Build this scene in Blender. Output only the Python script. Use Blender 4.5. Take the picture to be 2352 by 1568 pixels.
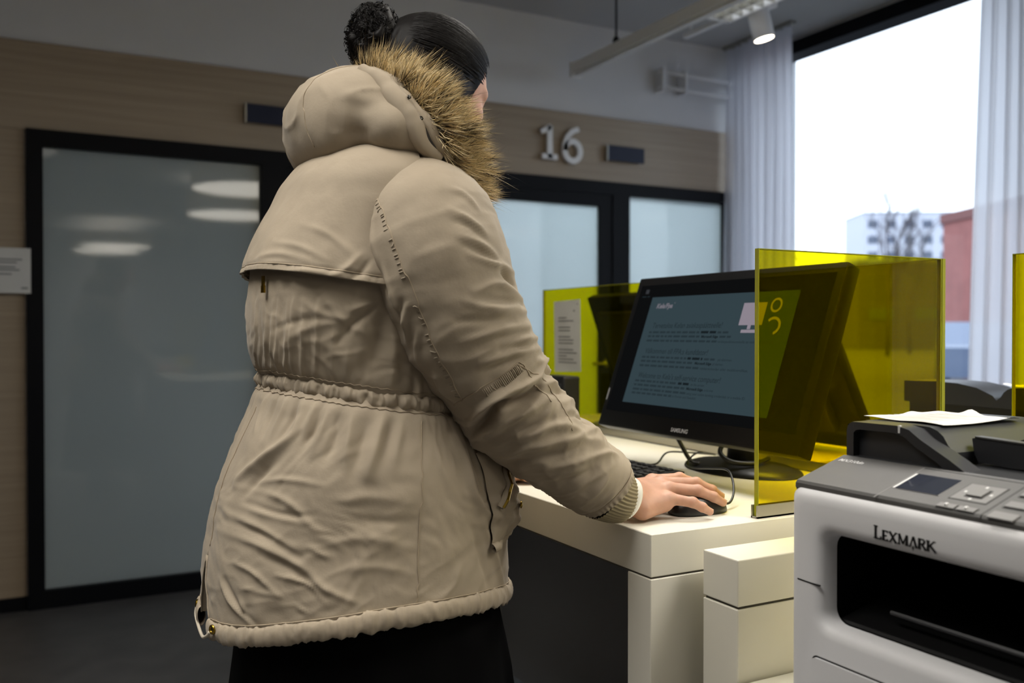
import bpy, bmesh, math, random
import numpy as np
from mathutils import Vector, Matrix
random.seed(7); RNG = np.random.default_rng(7)
for o in list(bpy.data.objects): bpy.data.objects.remove(o)
SC = bpy.context.scene
COL = SC.collection

# ---------------------------------------------------------------- camera
cam_d = bpy.data.cameras.new('camera'); cam = bpy.data.objects.new('camera', cam_d); COL.objects.link(cam)
cam.location = (0, 0, 1.22)
cam.rotation_euler = (math.radians(90 - 0.655), 0, math.radians(-28.16))
cam_d.sensor_width = 36; cam_d.lens = 2100 / 2352 * 36
cam_d.dof.use_dof = True; cam_d.dof.focus_distance = 1.50; cam_d.dof.aperture_fstop = 3.4
cam_d.clip_start = 0.05; cam_d.clip_end = 600
SC.camera = cam

# ---------------------------------------------------------------- sky, exposure
W_ = bpy.data.worlds.new('overcast_sky'); SC.world = W_; W_.use_nodes = True
bg = W_.node_tree.nodes['Background']
bg.inputs[0].default_value = (0.77, 0.87, 1.0, 1); bg.inputs[1].default_value = 2.0
SC.view_settings.view_transform = 'Standard'; SC.view_settings.look = 'None'
SC.view_settings.exposure = 0.60; SC.view_settings.gamma = 1.0
SC.view_settings.use_curve_mapping = False
LAMP_E = 7.0        # diffuser radiance of the round pendants
LAMP_W = 22.0       # downlight of each pendant

# ---------------------------------------------------------------- helpers
def s2l(c):
    if isinstance(c, str):
        c = c.lstrip('#'); c = [int(c[i:i + 2], 16) for i in (0, 2, 4)]
    return tuple(((v / 255) / 12.92 if v / 255 <= .04045 else ((v / 255 + .055) / 1.055) ** 2.4) for v in c) + (1,)

MATS = {}
def mat(name, col, rough=.5, metal=0, spec=.5, coat=0, var=0, vscale=20, bump=0, bscale=60, stretch=(1, 1, 1), sheen=0, bdist=.002, trans=0, emit=None, es=0, sss=0):
    if name in MATS: return MATS[name]
    m = bpy.data.materials.new(name); m.use_nodes = True; MATS[name] = m
    nt = m.node_tree; N = nt.nodes; L = nt.links; b = N['Principled BSDF']
    c = s2l(col); b.inputs['Base Color'].default_value = c
    b.inputs['Roughness'].default_value = rough; b.inputs['Metallic'].default_value = metal
    b.inputs['Specular IOR Level'].default_value = spec
    b.inputs['Coat Weight'].default_value = coat; b.inputs['Coat Roughness'].default_value = .04
    if sheen: b.inputs['Sheen Weight'].default_value = sheen; b.inputs['Sheen Roughness'].default_value = .5
    if trans: b.inputs['Transmission Weight'].default_value = trans
    if sss:
        b.inputs['Subsurface Weight'].default_value = sss
        b.inputs['Subsurface Radius'].default_value = (.012, .005, .003); b.inputs['Subsurface Scale'].default_value = .5
    if emit is not None:
        b.inputs['Emission Color'].default_value = s2l(emit); b.inputs['Emission Strength'].default_value = es
    tc = None
    def coords():
        nonlocal tc
        if tc is None:
            t = N.new('ShaderNodeTexCoord'); tc = N.new('ShaderNodeMapping'); tc.inputs['Scale'].default_value = stretch
            L.new(t.outputs['Object'], tc.inputs[0])
        return tc.outputs[0]
    if var:
        n = N.new('ShaderNodeTexNoise'); n.inputs['Scale'].default_value = vscale; n.inputs['Detail'].default_value = 6
        L.new(coords(), n.inputs['Vector'])
        r = N.new('ShaderNodeValToRGB')
        r.color_ramp.elements[0].position = .3; r.color_ramp.elements[1].position = .7
        r.color_ramp.elements[0].color = tuple(v * (1 - var) for v in c[:3]) + (1,)
        r.color_ramp.elements[1].color = tuple(min(1, v * (1 + var)) for v in c[:3]) + (1,)
        L.new(n.outputs['Fac'], r.inputs[0]); L.new(r.outputs[0], b.inputs['Base Color'])
    if bump:
        n = N.new('ShaderNodeTexNoise'); n.inputs['Scale'].default_value = bscale; n.inputs['Detail'].default_value = 5
        L.new(coords(), n.inputs['Vector'])
        bp = N.new('ShaderNodeBump'); bp.inputs['Strength'].default_value = bump; bp.inputs['Distance'].default_value = bdist
        L.new(n.outputs['Fac'], bp.inputs['Height']); L.new(bp.outputs[0], b.inputs['Normal'])
    return m

def glassy(name, tint, gloss_rough=.01, refl=1.0, frost=None):
    """thin-slab glass: tinted see-through (or frosted) plus Fresnel mirror"""
    m = bpy.data.materials.new(name); m.use_nodes = True; MATS[name] = m
    nt = m.node_tree; N = nt.nodes; L = nt.links
    for n in list(N):
        if n.type != 'OUTPUT_MATERIAL': N.remove(n)
    out = [n for n in N if n.type == 'OUTPUT_MATERIAL'][0]
    t = N.new('ShaderNodeBsdfTransparent'); t.inputs[0].default_value = tuple(tint) + (1,)
    if frost:
        fd = N.new('ShaderNodeBsdfDiffuse'); fd.inputs[0].default_value = s2l(frost); ft = N.new('ShaderNodeBsdfTranslucent'); ft.inputs[0].default_value = s2l(frost)
        t = N.new('ShaderNodeMixShader'); t.inputs[0].default_value = .58; L.new(fd.outputs[0], t.inputs[1]); L.new(ft.outputs[0], t.inputs[2])
    g = N.new('ShaderNodeBsdfGlossy'); g.inputs['Roughness'].default_value = gloss_rough
    # Schlick reflectance from the facing angle (same on both faces of the slab)
    ge = N.new('ShaderNodeNewGeometry'); dt = N.new('ShaderNodeVectorMath'); dt.operation = 'DOT_PRODUCT'
    L.new(ge.outputs['Incoming'], dt.inputs[0]); L.new(ge.outputs['Normal'], dt.inputs[1])
    def M(op, a, b):
        x = N.new('ShaderNodeMath'); x.operation = op
        for k, v in enumerate((a, b)):
            if v is None: continue
            if isinstance(v, (int, float)): x.inputs[k].default_value = v
            else: L.new(v, x.inputs[k])
        return x.outputs[0]
    c = M('ABSOLUTE', dt.outputs['Value'], None); p = M('POWER', M('SUBTRACT', 1.0, c), 5.0)
    fac = M('MULTIPLY', M('ADD', M('MULTIPLY', p, .96), .04), refl)
    mx = N.new('ShaderNodeMixShader')
    L.new(fac, mx.inputs[0]); L.new(t.outputs[0], mx.inputs[1]); L.new(g.outputs[0], mx.inputs[2]); L.new(mx.outputs[0], out.inputs[0])
    return m

def emis(name, col, s):
    m = bpy.data.materials.new(name); m.use_nodes = True; MATS[name] = m
    N = m.node_tree.nodes; b = N['Principled BSDF']; b.inputs['Base Color'].default_value = (0, 0, 0, 1)
    b.inputs['Specular IOR Level'].default_value = 0
    b.inputs['Emission Color'].default_value = s2l(col); b.inputs['Emission Strength'].default_value = s
    return m

WOFF = {}          # world position of each object's origin
def tag(o, label=None, cat=None, group=None, kind=None):
    if label: o['label'] = label
    if cat: o['category'] = cat
    if group: o['group'] = group
    if kind: o['kind'] = kind
    return o

def thing(name, loc, label, cat, group=None):
    o = bpy.data.objects.new(name, None); COL.objects.link(o); o.location = loc
    o.empty_display_size = .05
    WOFF[o.name] = Vector(loc)
    return tag(o, label, cat, group)

def link(name, me, parent=None, loc=(0, 0, 0)):
    """object whose mesh is in world coordinates shifted by loc"""
    o = bpy.data.objects.new(name, me); COL.objects.link(o)
    loc = Vector(loc); WOFF[o.name] = loc
    if parent is not None:
        o.parent = parent; o.location = loc - WOFF[parent.name]
    else: o.location = loc
    return o

class MB:
    def __init__(s): s.v = []; s.f = []
    def add(s, vs, fs):
        n = len(s.v); s.v += [tuple(map(float, p)) for p in vs]; s.f += [tuple(i + n for i in q) for q in fs]; return s
    def box(s, x0, x1, y0, y1, z0, z1, bev=0, seg=2, M=None):
        if bev:
            bm = bmesh.new(); bmesh.ops.create_cube(bm, size=1)
            for v in bm.verts: v.co = Vector(((x0 + x1) / 2 + v.co.x * (x1 - x0), (y0 + y1) / 2 + v.co.y * (y1 - y0), (z0 + z1) / 2 + v.co.z * (z1 - z0)))
            bmesh.ops.bevel(bm, geom=bm.edges[:], offset=bev, segments=seg, affect='EDGES', profile=.5)
            s.bm(bm, M); bm.free(); return s
        vs = [(x, y, z) for z in (z0, z1) for y in (y0, y1) for x in (x0, x1)]
        if M is not None: vs = [M @ Vector(v) for v in vs]
        return s.add(vs, [(0, 2, 3, 1), (4, 5, 7, 6), (0, 1, 5, 4), (2, 6, 7, 3), (0, 4, 6, 2), (1, 3, 7, 5)])
    def bm(s, bm, M=None):
        bm.verts.index_update()
        return s.add([(M @ v.co) if M is not None else v.co for v in bm.verts], [tuple(v.index for v in f.verts) for f in bm.faces])
    def prism(s, poly, fn):
        """poly: 2D outline; fn(a, b, k) -> 3D for k=0,1 (the two caps)"""
        n = len(poly)
        vs = [fn(a, b, 0) for a, b in poly] + [fn(a, b, 1) for a, b in poly]
        fs = [tuple(range(n))[::-1], tuple(range(n, 2 * n))] + [(i, (i + 1) % n, n + (i + 1) % n, n + i) for i in range(n)]
        return s.add(vs, fs)
    def tube(s, path, r, n=10, cap=True, closed=False):
        P = [Vector(p) for p in path]; m = len(P)
        rr = r if hasattr(r, '__len__') else [r] * m
        base = len(s.v); up = None; rings = []
        for i in range(m):
            a = P[(i - 1) % m] if (i > 0 or closed) else P[i]; b = P[(i + 1) % m] if (i < m - 1 or closed) else P[i]
            t = (b - a).normalized()
            if up is None:
                up = t.orthogonal().normalized()
            up = (up - t * up.dot(t)).normalized(); sd = t.cross(up)
            rings.append([P[i] + (up * math.cos(2 * math.pi * k / n) + sd * math.sin(2 * math.pi * k / n)) * rr[i] for k in range(n)])
        vs = [p for q in rings for p in q]; fs = []
        for i in range(m if closed else m - 1):
            j = (i + 1) % m
            for k in range(n): fs.append((i * n + k, i * n + (k + 1) % n, j * n + (k + 1) % n, j * n + k))
        if cap and not closed: fs += [tuple(range(n))[::-1], tuple((m - 1) * n + k for k in range(n))]
        return s.add(vs, fs)
    def lathe(s, prof, c=(0, 0, 0), n=32, M=None, cap=True):
        """prof: (r, h) pairs revolved about z"""
        vs = []; fs = []; m = len(prof)
        for r, h in prof:
            for k in range(n):
                a = 2 * math.pi * k / n; p = Vector((r * math.cos(a), r * math.sin(a), h))
                if M is not None: p = M @ p
                vs.append(p + Vector(c))
        for i in range(m - 1):
            for k in range(n): fs.append((i * n + k, i * n + (k + 1) % n, (i + 1) * n + (k + 1) % n, (i + 1) * n + k))
        if cap: fs += [tuple(range(n))[::-1], tuple((m - 1) * n + k for k in range(n))]
        return s.add(vs, fs)
    def mesh(s, name, smooth=False):
        me = bpy.data.meshes.new(name); me.from_pydata(s.v, [], s.f); me.validate(); me.update()
        bm = bmesh.new(); bm.from_mesh(me); bmesh.ops.recalc_face_normals(bm, faces=bm.faces); bm.to_mesh(me); bm.free()
        if smooth is True: me.shade_smooth()
        elif smooth:
            me.shade_smooth()
            try: me.set_sharp_from_angle(angle=math.radians(smooth))
            except Exception: pass
        return me
    def build(s, name, m, parent=None, smooth=False, loc=None):
        me = s.mesh(name, smooth); me.materials.append(m)
        if loc is not None:
            for v in me.vertices: v.co -= Vector(loc)
            return link(name, me, parent, loc)
        if parent is None:      # origin at the base centre
            c = np.array(s.v); loc = Vector(((c[:, 0].min() + c[:, 0].max()) / 2, (c[:, 1].min() + c[:, 1].max()) / 2, c[:, 2].min()))
            for v in me.vertices: v.co -= loc
            return link(name, me, None, loc)
        return link(name, me, parent)

def one(name, mb, m, label, cat, group=None, smooth=False):
    return tag(mb.build(name, m, None, smooth), label, cat, group)
def struct(name, mb, m, parent=None, smooth=False):
    o = mb.build(name, m, parent, smooth)
    if parent is None: o['kind'] = 'structure'
    return o
def np_mesh(name, V, Fq, m, smooth=True):
    me = bpy.data.meshes.new(name); me.from_pydata(np.asarray(V, float).tolist(), [], np.asarray(Fq).tolist()); me.update()
    if smooth: me.shade_smooth()
    me.materials.append(m); return me

def spl(pts, n=8):
    """smooth path through points"""
    P = np.array([list(p) for p in pts], float); m = len(P); M_ = np.gradient(P, axis=0); out = []
    for i in range(m - 1):
        for k in range(n):
            u = k / n; out.append((2*u**3 - 3*u**2 + 1) * P[i] + (u**3 - 2*u**2 + u) * M_[i] + (-2*u**3 + 3*u**2) * P[i+1] + (u**3 - u**2) * M_[i+1])
    return [tuple(q) for q in out] + [tuple(P[-1])]
def text_mesh(txt, size, M, bold=0, extrude=0.0, align='LEFT', shear=0, space=1):
    """text outline as mesh data; M maps the text's xy plane into the world"""
    cu = bpy.data.curves.new('txt', 'FONT'); cu.body = txt; cu.size = size; cu.align_x = align
    cu.offset = bold; cu.extrude = extrude; cu.resolution_u = 3; cu.shear = shear; cu.space_character = space
    o = bpy.data.objects.new('txt', cu); COL.objects.link(o)
    dg = bpy.context.evaluated_depsgraph_get(); dg.update()
    me = bpy.data.meshes.new_from_object(o.evaluated_get(dg))
    bpy.data.objects.remove(o); bpy.data.curves.remove(cu)
    me.transform(M)
    return me
def frame(o, ex, ey, ez=None):
    ex = Vector(ex).normalized(); ey = Vector(ey).normalized(); ez = ex.cross(ey) if ez is None else Vector(ez)
    M = Matrix.Identity(4)
    for i in range(3): M[i][0] = ex[i]; M[i][1] = ey[i]; M[i][2] = ez[i]; M[i][3] = o[i]
    return M
def text(name, txt, size, M, m, parent, **k):
    me = text_mesh(txt, size, M, **k); me.materials.clear(); me.materials.append(m)
    return link(name, me, parent)
# ================================================================ ROOM
YB = 4.52; XW = 4.2; ZC = 3.02
M_wall = mat('white_wall_paint', (219, 219, 221), .8, var=.03, vscale=3)
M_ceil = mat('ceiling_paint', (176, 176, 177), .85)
M_hall = mat('grey_hall_wall', (120, 120, 122), .8)
M_floor = mat('dark_vinyl_floor', (74, 72, 71), .45, var=.18, vscale=9, bump=.1, bscale=200)
M_wood = None
def wood_mat(name, c0, c1, rough=.45):
    m = bpy.data.materials.new(name); m.use_nodes = True; MATS[name] = m
    nt = m.node_tree; N = nt.nodes; L = nt.links; b = N['Principled BSDF']
    t = N.new('ShaderNodeTexCoord'); mp = N.new('ShaderNodeMapping'); mp.inputs['Scale'].default_value = (.5, 1, 22)
    n = N.new('ShaderNodeTexNoise'); n.inputs['Scale'].default_value = 2.2; n.inputs['Detail'].default_value = 8; n.inputs['Distortion'].default_value = .4
    r = N.new('ShaderNodeValToRGB'); r.color_ramp.elements[0].position = .32; r.color_ramp.elements[1].position = .68
    r.color_ramp.elements[0].color = s2l(c0); r.color_ramp.elements[1].color = s2l(c1)
    L.new(t.outputs['Object'], mp.inputs[0]); L.new(mp.outputs[0], n.inputs['Vector']); L.new(n.outputs['Fac'], r.inputs[0]); L.new(r.outputs[0], b.inputs['Base Color'])
    b.inputs['Roughness'].default_value = rough
    return m
M_wood = wood_mat('pale_oak_veneer', (151, 134, 114), (166, 149, 127))
M_black = mat('black_powder_coat', (13, 14, 18), .5, spec=.12)
M_frost = glassy('frosted_glass', (1, 1, 1), .035, 1.0, (207, 216, 218))
M_alu = mat('brushed_aluminium', (170, 168, 160), .35, metal=.9)

struct('floor', MB().box(-6, XW + .3, -9, YB + .1, -.1, 0), M_floor)
struct('ceiling', MB().box(-6, XW + .3, -9, YB + .1, ZC, ZC + .1), M_ceil)
_w = MB(); _w.box(-6, 2.10, YB + .02, YB + .12, 0, ZC); _w.box(2.10, 3.999, YB + .02, YB + .12, 2.10, ZC); _w.box(3.999, XW + .3, YB + .02, YB + .12, 0, ZC)
wb = struct('wall_back', _w, M_wall)
# daylit office behind the right-hand door and pane
OB = 7.4; M_white_ = mat('bright_office_paint', (235, 235, 235), .8)
struct('floor_office', MB().box(2.0, XW + .3, YB + .1, OB, -.1, 0), M_floor)
struct('ceiling_office', MB().box(2.0, XW + .3, YB + .12, OB, 2.7, 2.8), M_ceil)
struct('wall_office_left', MB().box(2.0, 2.10, YB + .12, OB, 0, 2.7), M_white_)
struct('wall_office_back', MB().box(2.0, XW + .3, OB, OB + .1, 0, 2.8), M_white_)
_w = MB(); _w.box(XW, XW + .3, YB + .12, 4.95, 0, 2.7); _w.box(XW, XW + .3, 7.1, OB, 0, 2.7); _w.box(XW, XW + .3, 4.95, 7.1, 0, .5); _w.box(XW, XW + .3, 4.95, 7.1, 2.5, 2.7)
struct('wall_office_right', _w, M_wall)
struct('wall_left', MB().box(-6.1, -6, -9, YB + .1, 0, ZC), M_hall)
struct('wall_front', MB().box(-6, XW + .3, -9.1, -9, 0, ZC), M_hall)
# oak veneer boards on the back wall: a band over the glazing and a panel left of it
for x0, x1 in ((-6, -3.6), (-3.6, -1.0), (-1.0, 1.75), (1.75, 4.06)):
    MB().box(x0, x1 - .002, YB, YB + .02, 2.10, 2.485).build('veneer_panel', M_wood, wb)
for x0, x1 in ((-6, -3.6), (-3.6, -1.0), (-1.0, .015)):
    MB().box(x0, x1 - .002, YB, YB + .02, .06, 2.098).build('veneer_panel', M_wood, wb)
MB().box(4.0, 4.06, YB, YB + .02, 0, 2.098).build('veneer_panel', M_wood, wb)
struct('baseboard_back', MB().box(-6, .015, YB - .012, YB, 0, .06), M_black)

# glazed partition (two mirrored pane-and-door units)
def frame_rect(mb, x0, x1, z0, z1, w, y0, y1, wt=None, wb_=None):
    wt = w if wt is None else wt; wb_ = w if wb_ is None else wb_
    mb.box(x0, x0 + w, y0, y1, z0, z1); mb.box(x1 - w, x1, y0, y1, z0, z1)
    mb.box(x0 + w, x1 - w, y0, y1, z1 - wt, z1); mb.box(x0 + w, x1 - w, y0, y1, z0, z0 + wb_)
def glazing(name, x0, x1):
    mb = MB(); frame_rect(mb, x0, x1, 0, 2.10, .066, YB - .03, YB + .05, .073, .08)
    o = struct(name, mb, M_black)
    MB().box(x0 + .066, x1 - .066, YB + .005, YB + .013, .08, 2.027).build('pane', M_frost, o)
    return o
def glass_door(name, x0, x1, hs):
    mb = MB(); frame_rect(mb, x0, x1, 0, 2.10, .055, YB - .03, YB + .05, .075, .02)
    o = struct(name, mb, M_black)
    lf = MB(); frame_rect(lf, x0 + .058, x1 - .058, .022, 2.022, .09, YB - .022, YB + .02, .07, .12)
    lo = lf.build('door_leaf', M_black, o)
    MB().box(x0 + .148, x1 - .148, YB - .005, YB + .003, .142, 1.952).build('pane', M_frost, lo)
    hx = x1 - .10 if hs > 0 else x0 + .10
    h = MB(); h.tube([(hx, YB - .022, 1.03), (hx, YB - .07, 1.03), (hx - hs * .12, YB - .07, 1.03)], .009, 8)
    h.lathe([(.024, 0), (.024, .006)], (hx, YB - .022, 1.03), 20, Matrix.Rotation(math.radians(90), 4, 'X'))
    h.build('handle', M_alu, lo, True)
    return o
glazing('window_1', .016, 1.093)
glass_door('door_1', 1.093, 2.098, 1)
glass_door('door_2', 2.10, 3.137, 1)
glazing('window_2', 3.137, 3.999)

# ---- window wall with two tall openings
WIN = [(2.55, 4.44), (-.6, 2.1)]; ZS = .55; ZT = 2.955
ww = MB()
ww.box(XW, XW + .3, -9, WIN[1][0], 0, ZC); ww.box(XW, XW + .3, WIN[1][1], WIN[0][0], 0, ZC); ww.box(XW, XW + .3, WIN[0][1], YB + .1, 0, ZC)
for a, b in WIN: ww.box(XW, XW + .3, a, b, 0, ZS); ww.box(XW, XW + .3, a, b, ZT + .045, ZC)
struct('wall_right', ww, M_wall)
M_pane = glassy('window_glass', (.97, .985, .99), .005, .8)
for i, (a, b) in enumerate(WIN):
    f = MB(); w = .055
    f.box(XW + .04, XW + .12, a, a + w, ZS, ZT + .045); f.box(XW + .04, XW + .12, b - w, b, ZS, ZT + .045)
    f.box(XW - .02, XW + .12, a, b, ZT - .035, ZT + .045); f.box(XW + .04, XW + .12, a + w, b - w, ZS, ZS + w)
    o = struct('window_%d' % (i + 3), f, M_black)
    MB().box(XW + .075, XW + .083, a + w, b - w, ZS + w, ZT - .035).build('pane', M_pane, o)
    MB().box(XW - .06, XW + .04, a, b, ZS - .03, ZS, .004).build('window_sill', M_wall, o)
    la = bpy.data.lights.new('daylight_portal', 'AREA'); la.shape = 'RECTANGLE'; la.size = b - a; la.size_y = ZT - ZS
    la.cycles.is_portal = True
    lo = bpy.data.objects.new('daylight_portal', la); COL.objects.link(lo)
    lo.location = (XW + .16, (a + b) / 2, (ZS + ZT) / 2); lo.rotation_euler = (math.radians(90), 0, math.radians(90))

la = bpy.data.lights.new('daylight_portal', 'AREA'); la.shape = 'RECTANGLE'; la.size = 2.15; la.size_y = 2.0; la.cycles.is_portal = True
lo = bpy.data.objects.new('daylight_portal', la); COL.objects.link(lo); lo.location = (XW + .16, 6.02, 1.5); lo.rotation_euler = (math.radians(90), 0, math.radians(90))
# ---- curtains: pleated sheets
def curtain_mat():
    m = bpy.data.materials.new('sheer_white_voile'); m.use_nodes = True; MATS[m.name] = m
    nt = m.node_tree; N = nt.nodes; L = nt.links
    for n in list(N):
        if n.type != 'OUTPUT_MATERIAL': N.remove(n)
    out = N[0]
    d = N.new('ShaderNodeBsdfDiffuse'); d.inputs[0].default_value = s2l((238, 238, 242))
    t = N.new('ShaderNodeBsdfTranslucent'); t.inputs[0].default_value = s2l((240, 240, 246))
    tp = N.new('ShaderNodeBsdfTransparent')
    a = N.new('ShaderNodeMixShader'); a.inputs[0].default_value = .84
    b = N.new('ShaderNodeMixShader'); b.inputs[0].default_value = .06
    L.new(d.outputs[0], a.inputs[1]); L.new(t.outputs[0], a.inputs[2]); L.new(a.outputs[0], b.inputs[1]); L.new(tp.outputs[0], b.inputs[2]); L.new(b.outputs[0], out.inputs[0])
    return m
M_curt = curtain_mat()
def curtain(label, y0, y1, xc, npl, amp, seed, flare=0.0):
    rng = np.random.default_rng(seed); nu, nv = npl * 14, 40
    u = np.linspace(0, 1, nu); v = np.linspace(0, 1, nv)
    ph = np.cumsum(.7 + .6 * rng.random(nu)); ph = ph / ph[-1] * npl * 2 * np.pi
    am = amp * (.6 + .8 * np.interp(u, np.linspace(0, 1, npl), rng.random(npl)))
    V = []
    for vv in v:
        z = ZC - .012 - vv * (ZC - .04)
        yy = y0 + (y1 - y0) * u; c = (y0 + y1) / 2
        yy = yy + (flare * vv) * u + .008 * np.sin(ph * 2 + vv)
        x = xc + am * (.55 + .45 * vv) * np.sin(ph + .5 * np.sin(vv * 2.2 + seed)) + .012 * np.sin(u * 9 + vv * 3)
        V.append(np.stack([x, yy, np.full(nu, z)], 1))
    V = np.concatenate(V); Fq = [(j * nu + i, j * nu + i + 1, (j + 1) * nu + i + 1, (j + 1) * nu + i) for j in range(nv - 1) for i in range(nu - 1)]
    root = thing('curtain', (xc, (y0 + y1) / 2, .028), label, 'curtain', 'sheer curtains at the window')
    link('curtain_cloth', np_mesh('curtain_cloth', V, Fq, M_curt), root)
    h = MB(); h.box(xc - .02, xc + .02, y0 - .02, y1 + .02, ZC - .02, ZC - .001, .003)
    h.build('curtain_track', M_alu, root)
curtain('white sheer curtain hanging beside the number 16 wall', 3.94, 4.49, 3.95, 8, .035, 3)
curtain('white sheer curtain at the right edge of the picture', 2.15, 2.735, 3.95, 9, .032, 5, .075)
# ================================================================ WALL SIGNS, CEILING FIXTURES, LAMPS
M_white = mat('white_lacquer', (236, 236, 238), .5)
M_navy = mat('navy_sign_face', (26, 33, 56), .5, spec=.3)
M_paper = mat('white_paper', (208, 207, 203), .8, var=.03, vscale=12)
M_ink = mat('grey_ink', (120, 120, 122), .8)
M_dark = mat('black_plastic', (20, 20, 21), .42, var=.08, vscale=30)
# number 16: raised letters built from strokes
def stroke(mb, pts, w, closed=False):
    """thick poly-stroke in (x,z) extruded between y0 and y1"""
    P = [np.array(p, float) for p in pts]; n = len(P); Lft = []; Rgt = []
    for i in range(n):
        a = P[i - 1] if (i > 0 or closed) else P[i]; b = P[(i + 1) % n] if (i < n - 1 or closed) else P[i]
        t = (b - a) / np.linalg.norm(b - a); nn = np.array([-t[1], t[0]])
        ww = w[i] if hasattr(w, '__len__') else w
        Lft.append(P[i] + nn * ww / 2); Rgt.append(P[i] - nn * ww / 2)
    for i in range(n if closed else n - 1):
        j = (i + 1) % n
        mb.prism([Lft[i], Lft[j], Rgt[j], Rgt[i]], lambda a, b, k: (a, YB - .035 + .02 * k, b))
sx, sz = 2.585, 2.197
one_ = MB()
stroke(one_, [(sx + .062, sz + .005), (sx + .062, sz + .187)], .034)
stroke(one_, [(sx + .005, sz + .150), (sx + .035, sz + .164), (sx + .070, sz + .186)], .028)
stroke(one_, [(sx + .012, sz + .014), (sx + .112, sz + .014)], .028)
six = MB(); cx, cz = sx + .215, sz + .058
ring = [(cx + .052 * math.cos(a), cz + .056 * math.sin(a)) for a in np.linspace(0, 2 * math.pi, 28, endpoint=False)]
stroke(six, ring, .032, True)
stroke(six, [(cx - .052, cz), (cx - .050, cz + .04), (cx - .033, cz + .083), (cx - .002, cz + .113), (cx + .040, cz + .130)], [.032, .032, .031, .03, .028])
root = thing('room_number', (sx + .14, YB - .02, sz), 'white raised number 16 on the oak wall above the glass door', 'sign')
one_.build('numeral', M_white, root); six.build('numeral', M_white, root)
for x0, lab in ((3.045, 'dark blue rectangular sign plate beside the number 16'), (.955, 'black rectangular sign plate above the left glass pane, half behind the hood')):
    r = thing('sign_plate', (x0 + .13, YB - .03, 2.227), lab, 'sign')
    MB().box(x0, x0 + .262, YB - .032, YB - .024, 2.225, 2.316, .001).build('sign_face', M_navy, r)
    MB().box(x0 - .006, x0 - .0005, YB - .034, YB - .005, 2.224, 2.317).build('edge_trim', M_alu, r)
    MB().box(x0 + .02, x0 + .242, YB - .0235, YB, 2.235, 2.306).build('mount', M_wood, r)
# paper notice at the left edge
r = thing('paper_notice', (-.06, YB - .032, 1.382), 'white printed notice taped to the wood beside the left door frame', 'notice')
MB().box(-.115, .033, YB - .034, YB - .0325, 1.383, 1.578).build('sheet', M_paper, r)
txt = MB()
for k, (z, w) in enumerate([(1.525, .10), (1.512, .08), (1.492, .075), (1.480, .09), (1.462, .06)]):
    txt.box(-.10, -.10 + w, YB - .0345, YB - .0341, z, z + .006)
txt.box(-.004, .022, YB - .0345, YB - .0341, 1.402, 1.409)
txt.build('print', M_ink, r)['kind'] = 'stuff'

# suspended rail with hanging wire
r = thing('lighting_rail', (2.77, 2.5, 2.66), 'long white suspended rail running to the oak wall', 'rail')
MB().box(2.742, 2.800, .3, 4.40, 2.676, 2.735, .004).build('rail_body', M_white, r)
MB().box(2.752, 2.790, .3, 4.39, 2.660, 2.674).build('rail_channel', M_wall, r)
MB().box(2.736, 2.806, 4.40, 4.425, 2.655, 2.74, .003).build('end_cap', M_white, r)
for y in (4.01, 1.6):
    h = MB(); h.tube([(2.77, y, 2.735), (2.77, y, ZC)], .006, 8); h.lathe([(.02, 2.735), (.016, 2.765), (.007, 2.775)], (2.77, y, 0), 12)
    h.build('hanger', M_dark, r, True)
# louvre luminaire
r = thing('louvre_luminaire', (3.08, 2.3, 2.76), 'suspended fluorescent luminaire with a white grid louvre', 'ceiling light')
b = MB(); b.box(3.0, 3.012, .9, 3.575, 2.775, 2.86); b.box(3.148, 3.16, .9, 3.575, 2.775, 2.86); b.box(3.0, 3.16, 3.565, 3.58, 2.775, 2.86); b.box(3.0, 3.16, .9, .912, 2.775, 2.86)
b.box(3.0, 3.16, .9, 3.58, 2.86, 2.872); b.build('housing', M_white, r)
for k in range(36):
    y = 3.54 - k * .073
    MB().box(3.013, 3.147, y - .003, y + .003, 2.778, 2.812).build('louvre_blade', M_alu, r)
MB().box(3.077, 3.083, .92, 3.56, 2.778, 2.812).build('louvre_spine', M_alu, r)
M_tube = emis('fluorescent_tube', (245, 250, 255), 1.6)
for x in (3.045, 3.115): MB().tube([(x, .95, 2.835), (x, 3.55, 2.835)], .012, 8).build('lamp_tube', M_tube, r, True)
for y in (3.2, 1.4): MB().tube([(3.08, y, 2.872), (3.08, y, ZC)], .005, 6).build('hanger', M_white, r)
# spot lamp on a short rail
r = thing('spot_lamp', (3.25, 3.44, 2.65), 'white cylindrical spot lamp glowing near the curtain', 'spot lamp')
MB().box(3.245, 3.275, 2.9, 4.05, 2.845, 2.875, .003).build('track', M_white, r)
for y in (2.95, 4.0): MB().tube([(3.26, y, 2.875), (3.26, y, ZC)], .006, 6).build('hanger', M_white, r)
MB().box(3.238, 3.282, 3.36, 3.50, 2.810, 2.8445, .006).build('driver_box', M_white, r)
ax = Vector((.20, -.12, -.97)).normalized()
Ms = ax.to_track_quat('Z', 'Y').to_matrix().to_4x4()
cs = Vector((3.229, 3.424, 2.737))
c = MB(); c.lathe([(.046, -.085), (.053, -.078), (.053, .075), (.047, .075), (.045, .055)], cs, 28, Ms); c.build('lamp_body', M_white, r, 30)
c = MB(); c.lathe([(.0448, .0735), (.0448, .0755)], cs, 28, Ms); c.build('lamp_lens', emis('spot_lens', (255, 240, 215), 9), r)
c = MB(); c.tube([cs + Vector((0, 0, .06)), (3.25, 3.43, 2.812)], .012, 8); c.build('swivel', M_white, r)
sl = bpy.data.lights.new('spot_light', 'SPOT'); sl.energy = 70; sl.spot_size = math.radians(84); sl.spot_blend = .35; sl.color = (1, .93, .84); sl.shadow_soft_size = .04
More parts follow.
